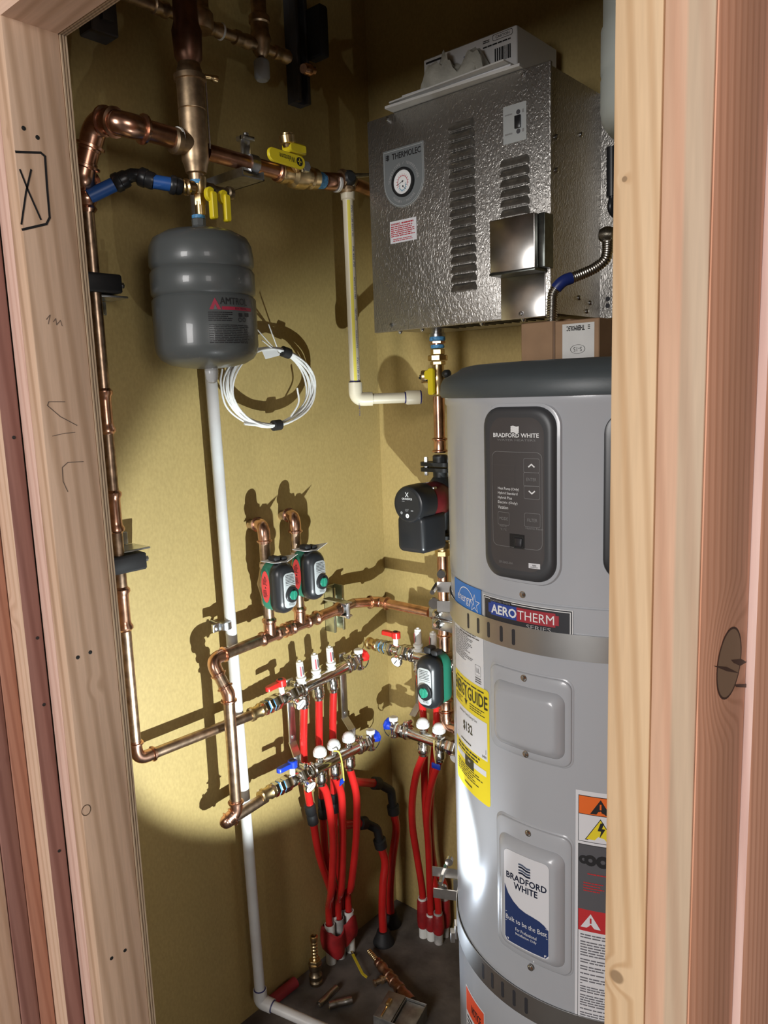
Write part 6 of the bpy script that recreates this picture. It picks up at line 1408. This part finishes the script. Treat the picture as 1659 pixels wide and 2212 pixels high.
# ---- seismic straps around the heater
def heater_strap(z0, z1, tilt, slots, label, ext):
    root = thing('seismic_strap', label, 'strap', (HC[0], HC[1], z0), 'steel straps around the water heater')
    n = 120; vs = []; fs = []
    zf = lambda t: tilt*(cos(t-radians(-120)))
    for k in range(n):
        t = 2*pi*k/n; R_ = HR+.0022+.0012*sin(3*t)*0
        for (r_, z_) in ((R_, z0), (R_+.0014, z0), (R_+.0014, z1), (R_, z1)): vs.append(V(HC[0]+r_*sin(t), HC[1]-r_*cos(t), z_+zf(t)))
    for k in range(n):
        k2 = (k+1) % n
        for j in range(4): fs.append((k*4+j, k2*4+j, k2*4+(j+1) % 4, k*4+(j+1) % 4))
    mb = M(); mb.add(vs, fs); build('band', mb, strapm, root)
    for px in slots:
        u = px; t = u/HR; vm = (z0+z1)/2+zf(t); mb = M(); slab(mb, lambda a_, b_, c_=0: cylf(a_, b_, .0036+c_), u, vm, .0058, (z1-z0)*.66, .0028, [(0, 0), (.0003, 0)]); build('slot', mb, slotdark, root)
    return root, zf
su = [HT(x, 1360)[0] for x in (1016, 1037, 1059, 1086, 1112)]
us, zf = heater_strap(1.147, 1.1855, .0, su, 'upper brushed steel strap around the water heater, over the dark name label', 0)
sl = [HT(x, y, HR+.003)[0] for x, y in ((1044, 2102), (1064, 2118), (1086, 2135), (1111, 2158), (1137, 2175))]
ls, zf = heater_strap(.528, .572, .0, sl, 'lower steel strap around the water heater, near the floor', 0)
def buckle(root, zc_, th_deg, s=1.0):
    t = radians(th_deg); nn = V(sin(t), -cos(t), 0); aa = V(cos(t), sin(t), 0)
    O = V(HC[0], HC[1], zc_)+nn*(HR+.004); F = fr(O, nn, EZ, nrm(-aa*0+np.cross(nn, EZ)))
    Fc = fr(O, nn, EZ, -np.cross(EZ, nn)*1.0)
    mb = M(); fbox(mb, Fc, 0, .052*s, -.004, .016, .004, .007); fbox(mb, Fc, .0, .010*s, -.032, -.006, .004, .007)
    b = build('tension_bracket', mb, galv, root)
    mb = M(); fbox(mb, Fc, -.002, .046*s, -.034, -.014, -.020, -.017); build('tension_bracket', mb, galv, root)
    mb = M(); hexn(mb, Fc(.030, .004, .03), -nrm(Fc(0, 0, 1)-Fc(0, 0, 0)), 0, .058, .0052); rev(mb, Fc(.030, -.022, -.010), nrm(Fc(0, 0, 1)-Fc(0, 0, 0)), [(0, .0105), (.006, .0105), (.010, .005)], 16); build('tension_bolt', mb, nickel, root)
    mb = M(); rev(mb, Fc(.018, .030, .004), nrm(Fc(0, 0, 1)-Fc(0, 0, 0)), [(0, .008), (.010, .008)], 14); build('bolt_head', mb, nickel, root)
buckle(ls, .585, -64)
buckle(us, 1.172, -62, .5)
mb = M(); F = fr(cylf(-50*pi/180*HR, .50, .004), V(cos(radians(-50)), sin(radians(-50)), 0), EZ, V(sin(radians(-50)), -cos(radians(-50)), 0)); fbox(mb, F, -.014, .006, .010, .038, 0, .004); fbox(mb, F, -.014, .002, .0, .020, .004, .012); build('strap_clip', mb, galv, ls)

# ---- pale tank above the heater
p = YP(1297, 150, 1.27); TX, TYc, TRr = p[0]+.125, 1.27, .118
root = thing('pale_grey_tank', 'pale grey ribbed tank hanging high behind the right studs', 'tank', (TX, TYc, 1.955))
# place it so that its left side stays in view
az = atan2(-HT(1130, 900)[0], 1)
dpx = ray(1297, 150); a_ = math.atan2(dpx[0], dpx[1]); D_ = 1.33; cxy = V(D_*sin(a_+math.asin(TRr/D_)), D_*cos(a_+math.asin(TRr/D_)), 0)
zb0 = EYE+(ray(1300, 300)[2]/np.linalg.norm(ray(1300, 300)[:2]))*(D_*.985)
root.location = (cxy[0], cxy[1], zb0)
mb = M(); z1_ = .085; z2_ = .155
rev(mb, V(cxy[0], cxy[1], zb0), EZ, [(0, .03), (.004, .075), (.014, TRr*.90), (.028, TRr*.98), (.042, TRr), (z1_, TRr), (z1_+.006, TRr*.985), (z1_+.012, TRr*1.0), (z2_, TRr), (z2_+.006, TRr*.975), (.30, TRr*.975), (ZC-zb0-.06, TRr*.975), (ZC-zb0-.02, TRr*.7), (ZC-zb0-.001, .02)], 64)
build('shell', mb, tank2m, root, sharp=60)
mb = M(); rev(mb, V(cxy[0], cxy[1], zb0), -EZ, [(-.004, .03), (.002, .016), (.02, .014)], 16); build('bottom_fitting', mb, brass, root)

# ---- cardboard boxes on the heater lid
ybx = 1.33
def XZ(px, py, y): p = YP(px, py, y); return p[0], p[2]
xa, _ = XZ(1198, 740, ybx); xb_, _ = XZ(1294, 740, ybx); _, zt1 = XZ(1250, 690, ybx)
zt1 = min(zt1, BZ0-.006)
root = thing('cardboard_box', 'cardboard box with an upside-down white label on the heater lid', 'box', ((xa+xb_)/2, ybx+.05, ZL))
mb = M(); fbox(mb, fr((0, 0, ZL+.0003), EX, EY, EZ), xa, xb_, ybx, ybx+.11, 0, zt1-ZL, bev=.0015); build('box_body', mb, card, root)
FBx = fr((xa, ybx, ZL), EX, EZ, -EY); W_ = xb_-xa; H__ = zt1-ZL
l0, l1 = XZ(1215, 740, ybx)[0]-xa, XZ(1284, 740, ybx)[0]-xa; t0_, t1_ = XZ(1250, 779, ybx)[1]-ZL, XZ(1250, 698, ybx)[1]-ZL; t1_ = min(t1_, H__-.002)
mb = M(); rect(mb, FBx, l0, max(t0_, .002), l1, t1_, .0005, 0)
Fl = lambda u, v, w_=0: FBx(l1-u, t1_-v, w_); wl, hl = l1-l0, t1_-max(t0_, .002)
text(mb, Fl, 'THERMOLEC', wl*.30, hl*.06, wl*.86, hl*.19, .0008, 1, bold=.0003)
for k in range(3): rect(mb, Fl, wl*.13, hl*(.06+.045*k), wl*.20, hl*(.085+.045*k), .0008, 1)
text(mb, Fl, 'S-15', wl*.38, hl*.63, wl*.64, hl*.75, .0008, 1)
ring(mb, Fl, wl*.51, hl*.69, wl*.22, wl*.235, .0008, 1, 30, asp=.55)
build('white_label', mb, [paperw, ink], root)
mb = M(); fbox(mb, FBx, -.0035, .0015, 0, H__, .0005, .0025); build('box_edge_flap', mb, mat('card_edge', (.20, .12, .07), .6), root)
xa2, _ = XZ(1128, 740, 1.41); xb2_, _ = XZ(1212, 740, 1.41)
mb = M(); fbox(mb, fr((0, 0, ZL+.0003), EX, EY, EZ), xa2, xa-.006, 1.405, 1.50, 0, .090, bev=.002); tag(build('cardboard_box', mb, card), 'plain cardboard box on the heater lid, left of the labelled one', 'box')
p0 = XZ(1288, 722, 1.56); mb = M(); rev(mb, V(p0[0], 1.56, p0[1]), EX, [(0, .0125), (.30, .0125)], 18); tag(build('red_pipe', mb, mat('red_dull', (.33, .04, .03), .5)), 'short red pipe on the back wall behind the labelled cardboard box', 'pipe')
_a = YP(1322, 318, 1.42); _b = YP(1322, 425, 1.42); mb = M(); sweep(mb, [_a, _b], .010, 14); sweep(mb, smooth([_b+V(0, 0, .002), _b-V(0, -.01, .03), V(_b[0]+.02, YB-.05, _b[2]-.05), V(_b[0]+.03, YB, _b[2]-.05)]), .006, 12); tag(build('black_cable', mb, black), 'black cable dropping below the pale tank at the stud edge', 'cable')

# ================================================================== THINGS ON THE FLOOR
p = FZ(683, 2126); p[0] = max(p[0], XL+.03); root = thing('brass_fitting', 'upright brass hose fitting standing on the floor by the left wall', 'fitting', p)
mb = M(); rev(mb, p, EZ, [(0, .013), (.004, .017), (.012, .0175), (.016, .014), (.020, .0175), (.030, .0175), (.034, .014), (.045, .013), (.047, .017), (.062, .018), (.064, .010)], 20); build('base_adapter', mb, mat('brass_dark', (.3, .24, .16), .4, 1), root)
mb = M(); hexn(mb, p, EZ, .062, .074, .016); pr = [(.074, .0085)]
for k in range(5): pr += [(.078+k*.0095, .0065), (.084+k*.0095, .0088), (.0865+k*.0095, .0066)]
pr += [(.126, .0090), (.132, .0105), (.140, .0105), (.142, .0075), (.130, .006)]; rev(mb, p, EZ, pr, 20, caps=False); build('barbed_nipple', mb, brass, root)
def can(px, py, qx, qy, r, m_, label, nm='pipe_coupling', grp=None):
    a_, b_ = FZ(px, py, r+.0008), FZ(qx, qy, r+.0008); L = np.linalg.norm(b_-a_); mb = M()
    rev(mb, a_, b_-a_, [(.004, r*.80), (0, r*.86), (.0, r), (.002, r), (L*.30, r), (L*.31, r*.97), (L*.69, r*.97), (L*.70, r), (L-.002, r), (L, r), (L, r*.86), (L-.004, r*.80)], 26); return tag(build(nm, mb, m_), label, 'fitting', grp)
dull = mat('dull_metal', (.45, .42, .38), .32, 1, .2, 60)
can(689, 2170, 727, 2133, .0082, dull, 'small metal coupling lying nearer the white pipe, tilted away', grp='loose couplings on the floor')
can(711, 2172, 760, 2160, .0098, dull, 'larger metal coupling lying level on the floor, right of its neighbour', grp='loose couplings on the floor')
# yellow valve handle on the floor
root = thing('yellow_lever', 'thin yellow valve handle lying on the floor', 'lever', FZ(765, 2063))
a_, b_, c_ = FZ(762, 2062, .016), FZ(783, 2104, .014), FZ(793, 2112, .008)
mb = M()
for P_, Q_ in ((a_, b_), (b_, c_)):
    d_ = nrm(Q_-P_); s_ = nrm(np.cross(d_, EZ))*.0035; h_ = V(0, 0, .0018)
    mb.add([P_-s_, P_+s_, Q_+s_, Q_-s_, P_-s_+h_, P_+s_+h_, Q_+s_+h_, Q_-s_+h_], [(0, 1, 2, 3), (4, 5, 6, 7), (0, 1, 5, 4), (1, 2, 6, 5), (2, 3, 7, 6), (3, 0, 4, 7)], 0, True)
build('handle', mb, mat('yellow_dim', (.62, .50, .03), .5), root)
mb = M(); sweep(mb, [FZ(766, 2066, .004), FZ(757, 2052, .006)], .003, 10); build('stem', mb, brass, root)
# copper manifold lying on the floor
a_, b_ = FZ(797, 2054, .016), FZ(890, 2168, .016); L = np.linalg.norm(b_-a_)
root = thing('loose_copper_assembly', 'tapering copper and brass pipe assembly lying on the floor', 'fitting', a_)
cf = mat('copper_floor', (.45, .26, .17), .35, 1, .3, 50)
pr = []
for k in range(7): pr += [(L*.03*k, .006), (L*.03*k+.003, .0075), (L*.03*k+.005, .006)]
mb = M(); rev(mb, a_, b_-a_, pr, 18); build('barb', mb, brass, root)
mb = M(); q = lambda t: a_+(b_-a_)*t
pr = [(L*.20, .008), (L*.22, .012), (L*.27, .0125), (L*.28, .010), (L*.31, .010), (L*.32, .014), (L*.37, .014), (L*.385, .0115), (L*.45, .0115), (L*.46, .0155), (L*.50, .0155), (L*.51, .013), (L*.56, .013), (L*.57, .0158), (L*.61, .0158), (L*.62, .0135), (L*.70, .0135), (L*.71, .0158), (L*.76, .0158), (L*.77, .0135), (L*.86, .0135), (L*.87, .0158), (L, .0158)]
rev(mb, a_, b_-a_, pr, 22); build('body', mb, cf, root)
mb = M(); c_ = q(.5); d_ = nrm(FZ(800, 2128, .010)-c_); rev(mb, c_, d_, [(0, .008), (.018, .008), (.019, .011), (.026, .011), (.027, .007), (.040, .006), (.041, .009), (.046, .009)], 14); build('side_valve', mb, bronze, root)
mb = M(); rev(mb, q(.99), b_-a_, [(0, .0165), (.016, .0165), (.022, .010)], 20); build('black_cap', mb, blackm, root)
# open electrical box, lying lower right
u_ = FZ(836, 2137, .045)-FZ(802, 2192, .045); ub = nrm(V(u_[0], u_[1], 0)); vb_ = V(-ub[1], ub[0], 0)*-1
O = FZ(806, 2196, .04); O[2] = .001
root = thing('electrical_box', 'open galvanised electrical box tipped on the floor beside the heater', 'box', O)
Fo = fr(O, ub, vb_, EZ); Wb, Lb, Hb = .088, .105, .040
mb = M(); galvd = mat('galv_dull', (.36, .35, .33), .5, .8, .3, 40); fbox(mb, Fo, 0, Wb, 0, Lb, 0, .002); fbox(mb, Fo, 0, .002, 0, Lb, .002, Hb); fbox(mb, Fo, Wb-.002, Wb, 0, Lb, .002, Hb); fbox(mb, Fo, .002, Wb-.002, Lb*.46, Lb*.46+.002, .002, Hb); fbox(mb, Fo, .002, Wb-.002, Lb-.002, Lb, .002, Hb)
build('box_shell', mb, galvd, root)
mb = M(); fbox(mb, Fo, .0, Wb, 0, Lb*.45, Hb, Hb+.002); build('face_plate', mb, galvd, root)
mb = M(); fbox(mb, Fo, .006, Wb-.004, Lb*.50, Lb*.97, Hb*.80, Hb*.80+.002); build('face_plate', mb, galvd, root)
mb = M(); fbox(mb, Fo, Wb*.42, Wb*.66, Lb*.14, Lb*.24, Hb+.002, Hb+.012, bev=.002); fbox(mb, Fo, Wb*.05, Wb*.40, Lb*.17, Lb*.21, Hb+.002, Hb+.006); build('clamp_tab', mb, brass, root)
# red pipe end by the wall
a_, b_ = FZ(636, 2120, .016), FZ(585, 2160, .016); a_[0] = max(a_[0], XL+.02); b_[0] = max(b_[0], XL+.02); mb = M(); sweep(mb, [a_, b_], .014, 18); tag(build('loose_tube', mb, mat('red_dusty', (.35, .03, .04), .6)), 'short red tube end lying behind the white drain pipe elbow', 'tube')
